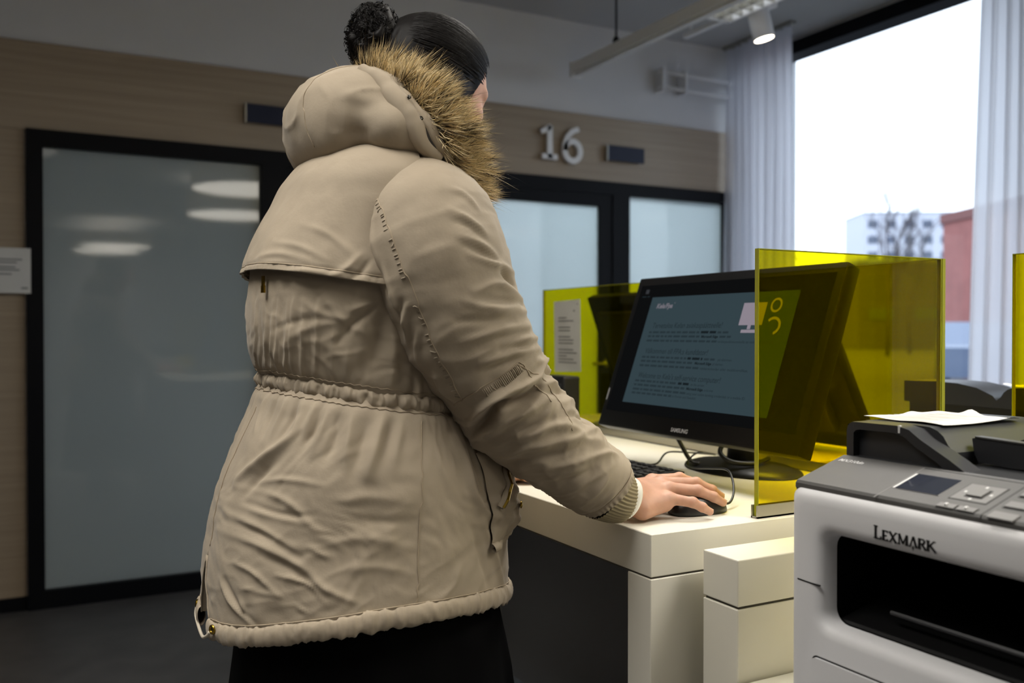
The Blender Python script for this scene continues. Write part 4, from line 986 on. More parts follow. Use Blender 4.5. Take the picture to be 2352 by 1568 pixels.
FOLD_S = [
([(.550,1.212,1.427),(.572,1.208,1.417),(.590,1.201,1.397)],0.0044,0.003),
([(.538,1.195,1.392),(.563,1.190,1.382),(.594,1.189,1.362)],0.005,0.0035),
([(.546,1.182,1.355),(.582,1.182,1.345),(.611,1.189,1.330)],0.005,0.004),
([(.563,1.177,1.328),(.605,1.184,1.317),(.656,1.222,1.307)],0.0057,0.0055),
([(.616,1.188,1.310),(.633,1.197,1.300),(.650,1.208,1.288)],0.0052,-0.009),
([(.549,1.180,1.342),(.583,1.180,1.333),(.616,1.190,1.319)],0.0044,-0.0035),
([(.540,1.189,1.377),(.567,1.185,1.369),(.596,1.187,1.351)],0.0044,-0.003),
([(.571,1.175,1.277),(.613,1.183,1.288),(.670,1.225,1.264)],0.0064,0.006),
([(.557,1.177,1.261),(.600,1.176,1.253),(.669,1.215,1.247)],0.0064,0.005),
([(.588,1.175,1.264),(.625,1.184,1.265),(.672,1.224,1.257)],0.0045,-0.005),
([(.555,1.188,1.204),(.589,1.177,1.215),(.622,1.180,1.224),(.675,1.213,1.226)],0.0064,0.005),
([(.546,1.184,1.233),(.581,1.176,1.236),(.637,1.186,1.236)],0.0057,-0.004),
([(.586,1.186,1.170),(.612,1.180,1.181),(.642,1.184,1.190),(.706,1.233,1.188)],0.0065,0.008),
([(.582,1.190,1.163),(.613,1.182,1.169),(.651,1.186,1.180)],0.0057,-0.006),
([(.619,1.179,1.201),(.653,1.190,1.207),(.695,1.229,1.207)],0.0059,0.0065),
([(.612,1.179,1.191),(.647,1.186,1.196),(.699,1.230,1.200)],0.0039,-0.006),
([(.578,1.182,1.195),(.610,1.178,1.209),(.666,1.200,1.216)],0.0045,-0.0035),
([(.607,1.267,1.060),(.607,1.222,1.086),(.618,1.201,1.107),(.656,1.190,1.119),(.682,1.193,1.133)],0.0072,-0.02),
([(.594,1.258,1.076),(.601,1.212,1.105),(.619,1.193,1.126),(.653,1.189,1.139),(.693,1.202,1.150)],0.0072,0.011),
([(.614,1.253,1.055),(.628,1.208,1.082),(.664,1.190,1.099),(.702,1.194,1.117)],0.0079,0.008),
([(.710,1.218,1.160),(.731,1.235,1.149),(.736,1.235,1.142)],0.0041,-0.007),
([(.681,1.201,1.174),(.720,1.235,1.166),(.730,1.236,1.152)],0.0061,0.005),
([(.686,1.196,1.138),(.727,1.219,1.138),(.747,1.233,1.126)],0.0061,0.006),
([(.697,1.195,1.125),(.742,1.224,1.125),(.756,1.233,1.116)],0.0041,-0.005),
([(.631,1.242,1.042),(.654,1.202,1.061),(.714,1.189,1.077),(.765,1.197,1.065)],0.0073,0.006),
([(.645,1.239,1.029),(.674,1.200,1.044),(.744,1.189,1.055),(.793,1.201,1.049)],0.0067,0.005),
([(.632,1.229,1.048),(.659,1.197,1.069),(.705,1.189,1.090)],0.0059,-0.006),
([(.658,1.236,1.020),(.696,1.198,1.029),(.751,1.188,1.040)],0.006,-0.004),
([(.681,1.235,1.002),(.725,1.193,1.015),(.785,1.190,1.029)],0.0067,0.004),
([(.728,1.202,1.109),(.766,1.233,1.105),(.781,1.231,1.088)],0.0055,0.005),
([(.733,1.196,1.089),(.774,1.218,1.085),(.792,1.223,1.074)],0.0041,-0.005),
([(.753,1.191,1.058),(.798,1.217,1.063),(.806,1.213,1.053)],0.0055,0.005),
([(.712,1.224,.985),(.742,1.197,.993),(.782,1.187,1.007)],0.0061,-0.0035),
([(.742,1.219,.966),(.771,1.191,.986),(.819,1.192,1.010)],0.0054,0.003),
([(.758,1.187,1.020),(.804,1.194,1.028),(.839,1.209,1.024)],0.0048,0.004),
([(.451,1.279,1.385),(.452,1.263,1.333),(.464,1.253,1.290)],0.0051,0.004),
([(.460,1.252,1.308),(.475,1.247,1.265),(.491,1.244,1.227)],0.005,0.005),
([(.455,1.259,1.321),(.470,1.253,1.271),(.486,1.255,1.231)],0.0044,-0.005),
([(.489,1.224,1.258),(.489,1.241,1.234),(.500,1.259,1.201)],0.0057,0.005),
([(.503,1.225,1.220),(.508,1.243,1.195),(.522,1.255,1.166)],0.0051,0.004),
([(.482,1.231,1.264),(.482,1.245,1.246),(.492,1.256,1.217)],0.0038,-0.004),
([(.532,1.232,1.164),(.545,1.244,1.137),(.569,1.249,1.107)],0.0052,0.004)]
SEAM_SLEEVE = [(0.461,1.287,1.422), (0.460,1.262,1.400), (0.461,1.245,1.379), (0.468,1.228,1.344), (0.477,1.219,1.312), (0.488,1.214,1.282), (0.502,1.212,1.246), (0.518,1.213,1.208), (0.537,1.216,1.173), (0.555,1.219,1.144), (0.573,1.228,1.115)]
SEAM_ARMHOLE = [(0.553,1.307,1.489), (0.513,1.287,1.474), (0.486,1.283,1.454), (0.467,1.285,1.431), (0.455,1.283,1.406), (0.447,1.285,1.366), (0.450,1.294,1.323), (0.457,1.294,1.298), (0.463,1.276,1.279)]
SEAM_PATCH = [(0.568,1.254,1.105), (0.588,1.201,1.134), (0.622,1.184,1.158), (0.645,1.184,1.175), (0.660,1.189,1.162), (0.671,1.192,1.144), (0.689,1.194,1.128), (0.702,1.193,1.113)]
SEAM_PATCH2 = [(0.646,1.185,1.170), (0.688,1.199,1.148), (0.717,1.203,1.123), (0.733,1.197,1.093), (0.738,1.191,1.069)]
SEAM_SIDE = [(0.526,1.272,1.085), (0.520,1.258,1.025), (0.517,1.251,0.968), (0.512,1.246,0.905), (0.510,1.244,0.855), (0.506,1.243,0.814)]
WAIST = [(0.339,1.513,1.140), (0.349,1.409,1.135), (0.373,1.352,1.127), (0.412,1.307,1.116), (0.456,1.283,1.106), (0.507,1.274,1.097), (0.551,1.278,1.091), (0.581,1.288,1.088)]
YOKE_EDGE = [(0.328,1.509,1.311), (0.342,1.385,1.302), (0.368,1.335,1.297), (0.398,1.304,1.292), (0.424,1.287,1.290), (0.459,1.275,1.284)]
def vnoise(P, s, seed=0):
    """smooth value noise in -1..1"""
    Q = np.asarray(P) * s + 100.0; I = np.floor(Q).astype(np.int64); f = Q - I; f = f * f * (3 - 2 * f)
    def hsh(i, j, k):
        n = (i * 374761393 + j * 668265263 + k * 2147483647 + seed * 974711) & 0xFFFFFFFF
        n = ((n ^ (n >> 13)) * 1274126177) & 0xFFFFFFFF
        return ((n ^ (n >> 16)) & 0xFFFF) / 32767.5 - 1
    r = 0
    for a in (0, 1):
        for b in (0, 1):
            for c in (0, 1):
                w = (f[..., 0] if a else 1 - f[..., 0]) * (f[..., 1] if b else 1 - f[..., 1]) * (f[..., 2] if c else 1 - f[..., 2])
                r = r + w * hsh(I[..., 0] + a, I[..., 1] + b, I[..., 2] + c)
    return r
def dist_poly(P, pts, chunk=None):
    """distance to a smooth polyline and the position along it 0..1"""
    pts = np.array(pts, float)
    if len(pts) > 2: pts = crom(np.arange(len(pts)), pts, np.linspace(0, len(pts) - 1, 4 * len(pts)))
    L = np.r_[0, np.cumsum(np.linalg.norm(np.diff(pts, axis=0), axis=1))]
    best = np.full(len(P), 9.); tt = np.zeros(len(P))
    for i in range(len(pts) - 1):
        a, b = pts[i], pts[i + 1]; ba = b - a
        t = np.clip((P - a) @ ba / (ba @ ba), 0, 1); d = np.linalg.norm(P - a - t[:, None] * ba, axis=1)
        m = d < best; best[m] = d[m]; tt[m] = (L[i] + t[m] * (L[i + 1] - L[i])) / L[-1]
    return best, tt
def folds(P, strokes, gain=1.0):
    """height of all folds at points P (n,3)"""
    H = np.zeros(len(P))
    for pts, w, a in strokes:
        q = np.array(pts); m = np.all((P > q.min(0) - 4 * w) & (P < q.max(0) + 4 * w), axis=1); idx = np.nonzero(m)[0]
        if len(idx) == 0: continue
        d, t = dist_poly(P[idx], pts); tp = np.clip(np.sin(np.pi * (.06 + .88 * t)), 0, 1) ** .8
        x = d / w
        pr = np.exp(-x * x) * .75 + .25 * np.exp(-x * 1.6) if a > 0 else np.exp(-x * x)
        H[idx] += a * gain * tp * pr
    return H
def grid_faces(ns, nt, closed=True):
    i, j = np.meshgrid(np.arange(ns - 1), np.arange(nt if closed else nt - 1), indexing='ij'); j2 = (j + 1) % nt
    return np.stack([i * nt + j, i * nt + j2, (i + 1) * nt + j2, (i + 1) * nt + j], -1).reshape(-1, 4)
def grid_normals(G, closed=True):
    if closed: du = np.roll(G, -1, 1) - np.roll(G, 1, 1)
    else: du = np.gradient(G, axis=1)
    dv = np.gradient(G, axis=0); n = np.cross(du, dv); l = np.linalg.norm(n, axis=-1, keepdims=True); return n / np.maximum(l, 1e-9)
def smin(a, b, k):
    h = np.maximum(k - np.abs(a - b), 0) / k; return np.minimum(a, b) - h * h * k * .25
def rcone(P, a, b, r1, r2):
    a = np.array(a, float); b = np.array(b, float); ba = b - a; pa = P - a
    t = np.clip((pa @ ba) / (ba @ ba), 0, 1); return np.linalg.norm(pa - t[..., None] * ba, axis=-1) - (r1 + (r2 - r1) * t)
def ellip(P, c, r):
    q = (P - np.array(c)) / np.array(r); k0 = np.linalg.norm(q, axis=-1); k1 = np.linalg.norm(q / np.array(r), axis=-1); return k0 * (k0 - 1) / np.maximum(k1, 1e-9)
def surface_nets(fn, lo, hi, h):
    ax = [np.arange(l, u + h, h) for l, u in zip(lo, hi)]; X = np.stack(np.meshgrid(*ax, indexing='ij'), -1); D = fn(X); S = D < 0
    nx, ny, nz = D.shape
    cnt = np.zeros((nx - 1, ny - 1, nz - 1)); acc = np.zeros((nx - 1, ny - 1, nz - 1, 3))
    cr = lambda a, b, c: (slice(a, nx - 1 + a), slice(b, ny - 1 + b), slice(c, nz - 1 + c))
    import itertools
    cor = list(itertools.product((0, 1), repeat=3))
    for p in cor:
        for d in range(3):
            if p[d]: continue
            q = list(p); q[d] = 1; A, B = D[cr(*p)], D[cr(*q)]; m = (A < 0) != (B < 0)
            t = np.where(m, A / np.where(A - B == 0, 1, A - B), 0)
            for c in range(3): acc[..., c] += np.where(m, p[c] + (t if c == d else 0), 0)
            cnt += m
    act = cnt > 0; idx = -np.ones(cnt.shape, int); idx[act] = np.arange(act.sum())
    ii = np.argwhere(act); V = (ii + acc[act] / cnt[act][:, None]) * h + np.array([a[0] for a in ax])
    Q = []
    for d in range(3):
        e1, e2 = (d + 1) % 3, (d + 2) % 3; sl0 = [slice(None)] * 3; sl1 = [slice(None)] * 3; sl0[d] = slice(0, -1); sl1[d] = slice(1, None)
        a, b = S[tuple(sl0)], S[tuple(sl1)]; e = np.argwhere(a != b); e = e[(e[:, e1] > 0) & (e[:, e2] > 0)]
        k = [e[:, e1] < D.shape[e1] - 1, e[:, e2] < D.shape[e2] - 1]; e = e[k[0] & k[1]]
        f = a[tuple(e.T)]
        def g(o1, o2):
            x = e.copy(); x[:, e1] += o1; x[:, e2] += o2; return idx[tuple(x.T)]
        q = np.stack([g(-1, -1), g(0, -1), g(0, 0), g(-1, 0)], 1); q[~f] = q[~f][:, ::-1]; Q.append(q)
    return V, np.concatenate(Q)

# ---------------------------------------------------------------- materials
def cloth_mat(name, col, weave=1.0):
    m = bpy.data.materials.new(name); m.use_nodes = True; MATS[name] = m
    nt = m.node_tree; N = nt.nodes; L = nt.links; b = N['Principled BSDF']
    tc = N.new('ShaderNodeTexCoord'); c = s2l(col)
    n1 = N.new('ShaderNodeTexNoise'); n1.inputs['Scale'].default_value = 14; n1.inputs['Detail'].default_value = 5
    r = N.new('ShaderNodeValToRGB'); r.color_ramp.elements[0].position = .3; r.color_ramp.elements[1].position = .7
    r.color_ramp.elements[0].color = tuple(v * .93 for v in c[:3]) + (1,); r.color_ramp.elements[1].color = tuple(v * 1.05 for v in c[:3]) + (1,)
    L.new(tc.outputs['Object'], n1.inputs['Vector']); L.new(n1.outputs['Fac'], r.inputs[0]); L.new(r.outputs[0], b.inputs['Base Color'])
    b.inputs['Roughness'].default_value = .82; b.inputs['Specular IOR Level'].default_value = .25
    b.inputs['Sheen Weight'].default_value = .12; b.inputs['Sheen Roughness'].default_value = .4
    mp = N.new('ShaderNodeMapping'); mp.inputs['Scale'].default_value = (60, 60, 240); L.new(tc.outputs['Object'], mp.inputs[0])
    n2 = N.new('ShaderNodeTexNoise'); n2.inputs['Scale'].default_value = 3.5; n2.inputs['Detail'].default_value = 3; L.new(mp.outputs[0], n2.inputs['Vector'])
    n3 = N.new('ShaderNodeTexNoise'); n3.inputs['Scale'].default_value = 45; n3.inputs['Detail'].default_value = 6; n3.inputs['Roughness'].default_value = .6; L.new(tc.outputs['Object'], n3.inputs['Vector'])
    b1 = N.new('ShaderNodeBump'); b1.inputs['Strength'].default_value = .12 * weave; b1.inputs['Distance'].default_value = .0006; L.new(n2.outputs['Fac'], b1.inputs['Height'])
    b2 = N.new('ShaderNodeBump'); b2.inputs['Strength'].default_value = .32; b2.inputs['Distance'].default_value = .0022; L.new(n3.outputs['Fac'], b2.inputs['Height']); L.new(b1.outputs[0], b2.inputs['Normal'])
    L.new(b2.outputs[0], b.inputs['Normal'])
    return m
M_coat = cloth_mat('khaki_cotton', (161, 148, 129))
M_thread = mat('khaki_thread', (158, 143, 121), .8)
M_rib = mat('ribbed_knit', (148, 136, 108), .9, bump=.3, bscale=400, bdist=.0006)
M_brass = mat('brass', (150, 124, 50), .3, metal=1.0)
M_skin = mat('skin', (190, 146, 123), .5, spec=.4, var=.10, vscale=45, bump=.22, bscale=420, bdist=.0007, sss=.25)
M_hair = mat('black_brown_hair', (10, 7, 7), .55, spec=.18)
M_skirt = mat('black_jersey', (5, 5, 6), .9, spec=.08, bump=.2, bscale=30, bdist=.003)
M_shirt = mat('white_cotton', (224, 222, 214), .8)

PER = thing('person', (.52, 1.49, 0), 'person in a khaki parka with a fur trimmed hood, hand on the mouse', 'person')
def pmesh(name, V, F, m, parent=None, smooth=True): return link(name, np_mesh(name, V, F, m, smooth), parent or PER)

# ---------------------------------------------------------------- coat body
def waist_z(th): return 1.115 - .026 * np.cos(th)            # higher at the back (theta = pi)
ZV = .872                                                     # top of the back vent
def coat_rows(nz, nth):
    v = np.linspace(0, 1, nz)[:, None]; u = np.linspace(0, 1, nth)[None, :]
    th0 = -np.pi + 2 * np.pi * u                              # starts and ends at the centre back
    hz = hem_z(th0); Z = hz + (1.535 - hz) * v
    gap = np.clip((ZV - Z) / (ZV - .75), 0, 1) ** 1.2 * .125  # half opening of the vent (radians)
    th = th0 * (1 - gap / np.pi)
    return th, Z
def coat_point(th, Z, detail=True):
    G = torso(th, Z); return G
th, Z = coat_rows(250, 430)
G = torso(th, Z); Nn = grid_normals(G, False)
ctr = crom(TOR[:, 0], TOR[:, 1:3], Z); out = np.stack([G[..., 0] - ctr[..., 0], G[..., 1] - ctr[..., 1], 0 * Z], -1)
Nn *= np.sign((Nn * out).sum(-1, keepdims=True) + 1e-9)
Pf = G.reshape(-1, 3)
D = folds(Pf, FOLD_T, 1.15).reshape(Z.shape)
wz = waist_z(th); dz = Z - wz
fr = np.where(np.cos(th) > .1, 1.0, .45)                      # free gathers where no fold lines are drawn
g1 = vnoise(np.stack([np.cos(th) * 9, np.sin(th) * 9, 0 * th + .3 * np.sign(dz)], -1), 1.8, 3)
D += fr * .006 * g1 * np.exp(-np.abs(dz) / .06) * (np.abs(dz) > .004)
D -= .010 * np.exp(-(dz / .016) ** 2)
D += .012 * np.exp(-((dz + .10) / .06) ** 2) * .35
D += .0022 * vnoise(G * np.array([1, 1, .7]), 16, 5) + .0011 * vnoise(G * np.array([1, 1, 1.6]) + .2 * vnoise(G, 8, 4)[..., None], 42, 9)
low = np.clip((1.02 - Z) / .2, 0, 1) * np.clip((Z - .76) / .05, 0, 1)
rot = np.stack([G[..., 0] * .85 + G[..., 2] * .5, G[..., 1], G[..., 2] * .9 - G[..., 0] * .45], -1)
rg = lambda q, sc, sd: (1 - np.abs(vnoise(q, sc, sd))) ** 4 - .25
D += low * (.0016 * vnoise(rot * np.array([.35, .35, 1.0]), 46, 21) + .0020 * rg(rot * np.array([.30, .30, 1.0]) + .012 * vnoise(G, 14, 2)[..., None], 24, 22) + .0011 * rg(rot * np.array([.35, .35, 1.0]), 55, 23))
mid_ = np.exp(-((Z - 1.20) / .09) ** 2); D += mid_ * .0014 * rg(np.stack([G[..., 0] + .3 * G[..., 2], G[..., 1], G[..., 2] * 1.3 - .3 * G[..., 0]], -1), 30, 24)
D *= np.clip((1.535 - Z) / .05, 0, 1)
G = G + Nn * D[..., None]
COAT_G, COAT_TH, COAT_Z = G, th, Z
COAT = pmesh('coat_body', G.reshape(-1, 3), grid_faces(250, 430, False), M_coat)
_cp = G.reshape(-1, 3); _cn = Nn.reshape(-1, 3)
def on_coat(p, off=.001):
    k = ((_cp - np.array(p)) ** 2).sum(1).argmin(); return _cp[k] + _cn[k] * off
def coat_at(t, z, off=.001):
    """point on the finished coat surface at angle t, height z"""
    t = (t + np.pi) % (2 * np.pi) - np.pi
    j = int(round((t + np.pi) / (2 * np.pi) * 429)); i = int(np.abs(COAT_Z[:, j] - z).argmin()); return G[i, j] + Nn[i, j] * off
def seam(name, pts, m=None, r=.0009, parent=None, n=60, off=.0004, surf=on_coat):
    q = crom(np.arange(len(pts)), np.array(pts), np.linspace(0, len(pts) - 1, n)); q = np.array([surf(p, off) for p in q])
    q[1:-1] = (q[:-2] + q[1:-1] * 2 + q[2:]) / 4
    b = MB(); b.tube([tuple(p) for p in q], r, 6); return b.build(name, m or M_thread, parent or COAT, True)
# seams: centre back (with its puckered double stitch), side seam
seam('coat_seam', [tuple(coat_at(-np.pi + .02, z)) for z in np.linspace(1.10, .88, 20)])
seam('coat_seam', SEAM_SIDE)
seam('coat_seam', [(p[0], 2 * 1.495 - p[1], p[2]) for p in SEAM_SIDE])

# waist casing: crinkled strip all round
def ring_strip(name, zf, hw, bulge, nth=520, nv=13, seed=1, m=None, t0=-np.pi, t1=np.pi, crink=.0028, freq=95, parent=None, base=.0):
    t = np.linspace(t0, t1, nth); V = []
    for k in range(nv):
        s = -1 + 2 * k / (nv - 1)
        for tt in t:
            z = zf(tt) + s * hw; V.append((tt, z, s))
    V = np.array(V); P = np.array([coat_at(a, zf(a), 0) for a in t]); Nr = np.array([[np.cos(a), np.sin(a), 0] for a in t])
    Ps = P.copy(); w = 15
    for c in range(3): Ps[:, c] = np.convolve(np.pad(P[:, c], w, mode='wrap' if t1 - t0 > 6.2 else 'edge'), np.ones(2 * w + 1) / (2 * w + 1), 'valid')
    out_ = []
    for k in range(nv):
        s = -1 + 2 * k / (nv - 1)
        n1 = vnoise(np.stack([np.cos(t) * freq / 6.28, np.sin(t) * freq / 6.28, 0 * t + s * .7], -1), 1.0, seed) ; n2 = vnoise(np.stack([np.cos(t) * freq / 2.6, np.sin(t) * freq / 2.6, 0 * t + s * .9], -1), 1.0, seed + 1)
        h = base + bulge * np.sqrt(max(0, 1 - s * s)) + (crink * n1 + crink * .6 * n2) * (1 - .35 * s * s)
        q = Ps + Nr * h[:, None]; q[:, 2] += s * hw * (1 + .25 * n1); out_.append(q)
    return pmesh(name, np.concatenate(out_), grid_faces(nv, nth, False), m or M_coat, parent)
ring_strip('waist_casing', waist_z, .0125, .0070, nth=900, seed=3, crink=.0050, freq=120)
for s in (1, -1):
    t = np.linspace(-np.pi, np.pi, 240); b = MB(); b.tube([tuple(coat_at(a, waist_z(a) + s * .0150, .0010)) for a in t], .0006, 5); b.build('waist_stitching', M_thread, COAT, True)

# hem tunnel: padded, gathered tube along the lower edge
t = np.linspace(-np.pi, np.pi, 1100); hp = G[0]; hpx = np.stack([np.interp(np.linspace(0, 1, 1100), np.linspace(0, 1, 430), hp[:, c]) for c in range(3)], 1)
nv = 18; V = []
nr = np.stack([np.cos(t), np.sin(t), 0 * t], -1)
n1 = vnoise(np.stack([np.cos(t) * 17, np.sin(t) * 17, 0 * t], -1), 1.3, 8); n2 = vnoise(np.stack([np.cos(t) * 40, np.sin(t) * 40, 0 * t], -1), 1.3, 9)
for k in range(nv):
    a = 2 * np.pi * k / nv; tw = vnoise(np.stack([np.cos(t) * 20 + .4 * np.sin(a), np.sin(t) * 20 + .4 * np.sin(a), 0 * t + .6 * np.cos(a)], -1), 1.5, 10)
    rr_ = 1 + .10 * n1 + .08 * n2 + .13 * tw
    rr_ = rr_ + .15 * ((1 - np.abs(vnoise(np.stack([np.cos(t) * 15 + .9 * np.sin(a + .6), np.sin(t) * 15 + .9 * np.sin(a + .6), 0 * t], -1), 1.5, 12))) ** 4 - .25)
    q = hpx + nr * (.0070 * np.cos(a) * rr_ + .001)[:, None]; q[:, 2] += .0148 * np.sin(a) * rr_ - .0075; V.append(q)
V = np.stack(V, 1).reshape(-1, 3)
HEM = pmesh('hem_tunnel', V, grid_faces(1100, nv), M_coat)
b = MB(); b.tube([tuple(coat_at(a, hem_z(a) + .010, .0016)) for a in np.linspace(-np.pi + .05, np.pi - .05, 300)], .0009, 5); b.build('hem_stitching', M_thread, HEM, True)
# vent: facing strips, eyelets and drawcord
for sgn in (-1, 1):
    col = G[:, 0] if sgn < 0 else G[:, -1]; k = np.nonzero(col[:, 2] < ZV)[0]; P = col[k]
    st = []; 
    for p in P:
        f = np.clip((ZV - p[2]) / .1, 0, 1)
        st.append([p, p + np.array([.020 * f, -sgn * .006 * f, 0]), p + np.array([.030 * f, sgn * -.004 * f, 0])])
    st = np.array(st); pmesh('vent_facing', st.reshape(-1, 3), grid_faces(len(P), 3, False), M_coat, COAT)
    b = MB(); b.tube([tuple(p + np.array([-.001, 0, 0])) for p in P[::4]], .0014, 6); b.build('vent_edge', M_coat, COAT, True)
def eyelet(p, n, r=.0075):
    Mx = Vector(n).to_track_quat('Z', 'Y').to_matrix().to_4x4(); b = MB()
    prof = [(r * .45, -.001), (r * .5, .0016), (r * .75, .0024), (r * .97, .0012), (r, -.001)]; m_ = len(prof); n_ = 24; vs = []; fs = []
    for rr2, h in prof:
        for k in range(n_): vs.append(Vector(p) + Mx @ Vector((rr2 * math.cos(2 * math.pi * k / n_), rr2 * math.sin(2 * math.pi * k / n_), h)))
    fs = [(i * n_ + k, i * n_ + (k + 1) % n_, (i + 1) * n_ + (k + 1) % n_, (i + 1) * n_ + k) for i in range(m_ - 1) for k in range(n_)]
    b.add(vs, fs); b.build('eyelet', M_brass, HEM, True)
    b = MB(); b.lathe([(r * .48, -.0006), (r * .48, -.0002)], p, 16, Mx); b.build('eyelet_hole', mat('eyelet_dark', (30, 26, 16), .6), HEM)
E1 = coat_at(-np.pi + .14, .762, .011); E2 = coat_at(np.pi - .14, .766, .006)
eyelet(tuple(E1), (math.cos(-np.pi + .35), math.sin(-np.pi + .35), 0)); eyelet(tuple(E2), (math.cos(np.pi - .35), math.sin(np.pi - .35), 0))
mid = (E1 + E2) / 2
c = crom([0, 1, 2, 3, 4], np.array([E2, E2 + [-.004, -.012, -.016], mid + [-.004, 0, -.030], E1 + [-.006, .016, -.014], E1 + [-.003, .003, -.004]]), np.linspace(0, 4, 24))
b = MB(); b.tube([tuple(p) for p in c], .0026, 8); b.build('drawcord', mat('pale_cord', (188, 178, 160), .85), HEM, True)

# ---------------------------------------------------------------- storm yoke over the upper back
def yoke_z(t):        # lower edge: 1.312 centre back, 1.283 at the sides
    return 1.283 + .030 * np.clip(-np.cos(t), 0, 1) ** 1.2
nth, nz = 300, 110; tt = np.linspace(-np.pi - 1.62, -np.pi + 1.62, nth)
V = np.zeros((nz, nth, 3))
vv = np.linspace(0, 1, nz)[:, None]; ZZ = yoke_z(tt)[None] + (1.532 - yoke_z(tt)[None]) * vv; TT = np.broadcast_to(tt[None], ZZ.shape)
Gy = torso(TT, ZZ); Ny = grid_normals(Gy, False); ct = crom(TOR[:, 0], TOR[:, 1:3], ZZ); oo = np.stack([Gy[..., 0] - ct[..., 0], Gy[..., 1] - ct[..., 1], 0 * ZZ], -1); Ny *= np.sign((Ny * oo).sum(-1, keepdims=True) + 1e-9)
lift = .0045 + .0095 * (1 - vv) ** 2.2 * np.ones_like(ZZ)
wav = .0035 * vnoise(np.stack([np.cos(TT) * 5, np.sin(TT) * 5, 0 * TT], -1), 1.7, 15) * (1 - vv) ** 3
edge = np.exp(-((vv - .045) / .012) ** 2) * -.0012 + (vv < .045) * (.0009 * vnoise(np.stack([np.cos(TT) * 60, np.sin(TT) * 60, 0 * TT], -1), 1.0, 16))
Dy = lift + wav + edge + folds(Gy.reshape(-1, 3), FOLD_Y).reshape(ZZ.shape) + .0016 * vnoise(Gy, 18, 31) + .0007 * vnoise(Gy, 48, 32)
Gy = Gy + Ny * Dy[..., None]
inner = Gy[0] - Ny[0] * .004 + np.array([0, 0, .003])
Vy = np.concatenate([inner[None], Gy]).reshape(-1, 3)
YOKE = pmesh('storm_yoke', Vy, grid_faces(nz + 1, nth, False), M_coat)
b = MB(); b.tube([tuple(Gy[5, k] + Ny[5, k] * .0004) for k in range(0, nth, 3)], .0007, 5); b.build('yoke_stitching', M_thread, YOKE, True)
# zip pull hanging under the yoke at the back
zp = torso(np.array(-np.pi + .30), np.array(1.297)); zn = np.array([np.cos(-np.pi + .3), np.sin(-np.pi + .3), 0]); zp = zp + zn * .008
b = MB(); fx = np.array([-zn[1], zn[0], 0])
def slab(b, c, w, h, d_):
    vs = [tuple(c + fx * (sx_ * w) + zn * (sd * d_) + np.array([0, 0, sz_ * h])) for sd in (-1, 1) for sz_ in (-1, 1) for sx_ in (-1, 1)]
    b.add(vs, [(0, 1, 3, 2), (4, 6, 7, 5), (0, 2, 6, 4), (1, 5, 7, 3), (0, 4, 5, 1), (2, 3, 7, 6)])
slab(b, zp + [0, 0, -.004], .0030, .011, .0012); slab(b, zp + [0, 0, -.013], .0042, .0055, .0016); b.build('zip_pull', M_brass, COAT)

# ---------------------------------------------------------------- sleeves
def sleeve(name, tab, strokes, seed, ns=260, nt=190):
    Gs, Rs, q = sleeve_grid(tab, ns, nt); P = Gs.reshape(-1, 3)
    D = folds(P, strokes, 1.35).reshape(ns, nt)
    s = np.linspace(0, 1, ns)[:, None]
    along = np.broadcast_to(s * 12, (ns, nt)); a = np.linspace(0, 2 * np.pi, nt, endpoint=False)[None]
    w = np.stack([along * 1.6 + .5 * np.sin(a), np.cos(a) * 1.1 + 0 * s, np.sin(a) * 1.1 + 0 * s], -1)
    rough_ = .35 + 1.0 * np.exp(-((s - .62) / .22) ** 2)
    D += rough_ * (.0040 * vnoise(w, 1.0, seed) + .0022 * vnoise(w * 2.3, 1.0, seed + 1)) + .0010 * vnoise(Gs, 45, seed + 2)
    rgd = lambda q, sd: (1 - np.abs(vnoise(q, 1.0, sd))) ** 4 - .25
    D += rough_ * (.0036 * rgd(w * np.array([1.3, .8, .8]), seed + 7) + .0018 * rgd(w * np.array([2.8, 1.4, 1.4]), seed + 8))
    D += .0012 * vnoise(np.stack([along * 6, np.cos(a) * 2 + 0 * s, np.sin(a) * 2 + 0 * s], -1), 1.0, seed + 4) * rough_
    e = np.clip((s - .955) / .045, 0, 1); D += e * .0012 * np.sin(a * 34 + 2 * np.sin(a * 5)) - .003 * np.exp(-((s - .945) / .006) ** 2)
    D[-1] -= .006
    Gs = Gs + Rs * D[..., None]
    cap = Gs[-1] - Rs[-1] * .012
    V = np.concatenate([Gs, cap[None]]).reshape(-1, 3)
    o = pmesh(name, V, grid_faces(ns + 1, nt), M_coat)
    P2, N2 = Gs.reshape(-1, 3), Rs.reshape(-1, 3)
    def surf(p, off=.001):
        k = ((P2 - np.array(p)) ** 2).sum(1).argmin(); return P2[k] + N2[k] * off
    b = MB(); i = int(ns * .948); b.tube([tuple(Gs[i, k] + Rs[i, k] * .0006) for k in range(0, nt, 2)], .0008, 5, closed=True); b.build('cuff_stitching', M_thread, o, True)
    return o, surf, Gs, Rs
SLEEVE, on_slv, GS, RS = sleeve('sleeve', SLV, FOLD_S, 40)
for nm, pts, n in (('sleeve_seam', SEAM_SLEEVE, 80), ('elbow_patch_seam', SEAM_PATCH, 70), ('elbow_patch_seam', SEAM_PATCH2, 50)): seam(nm, pts, None, .0010, SLEEVE, n, .0003, on_slv)
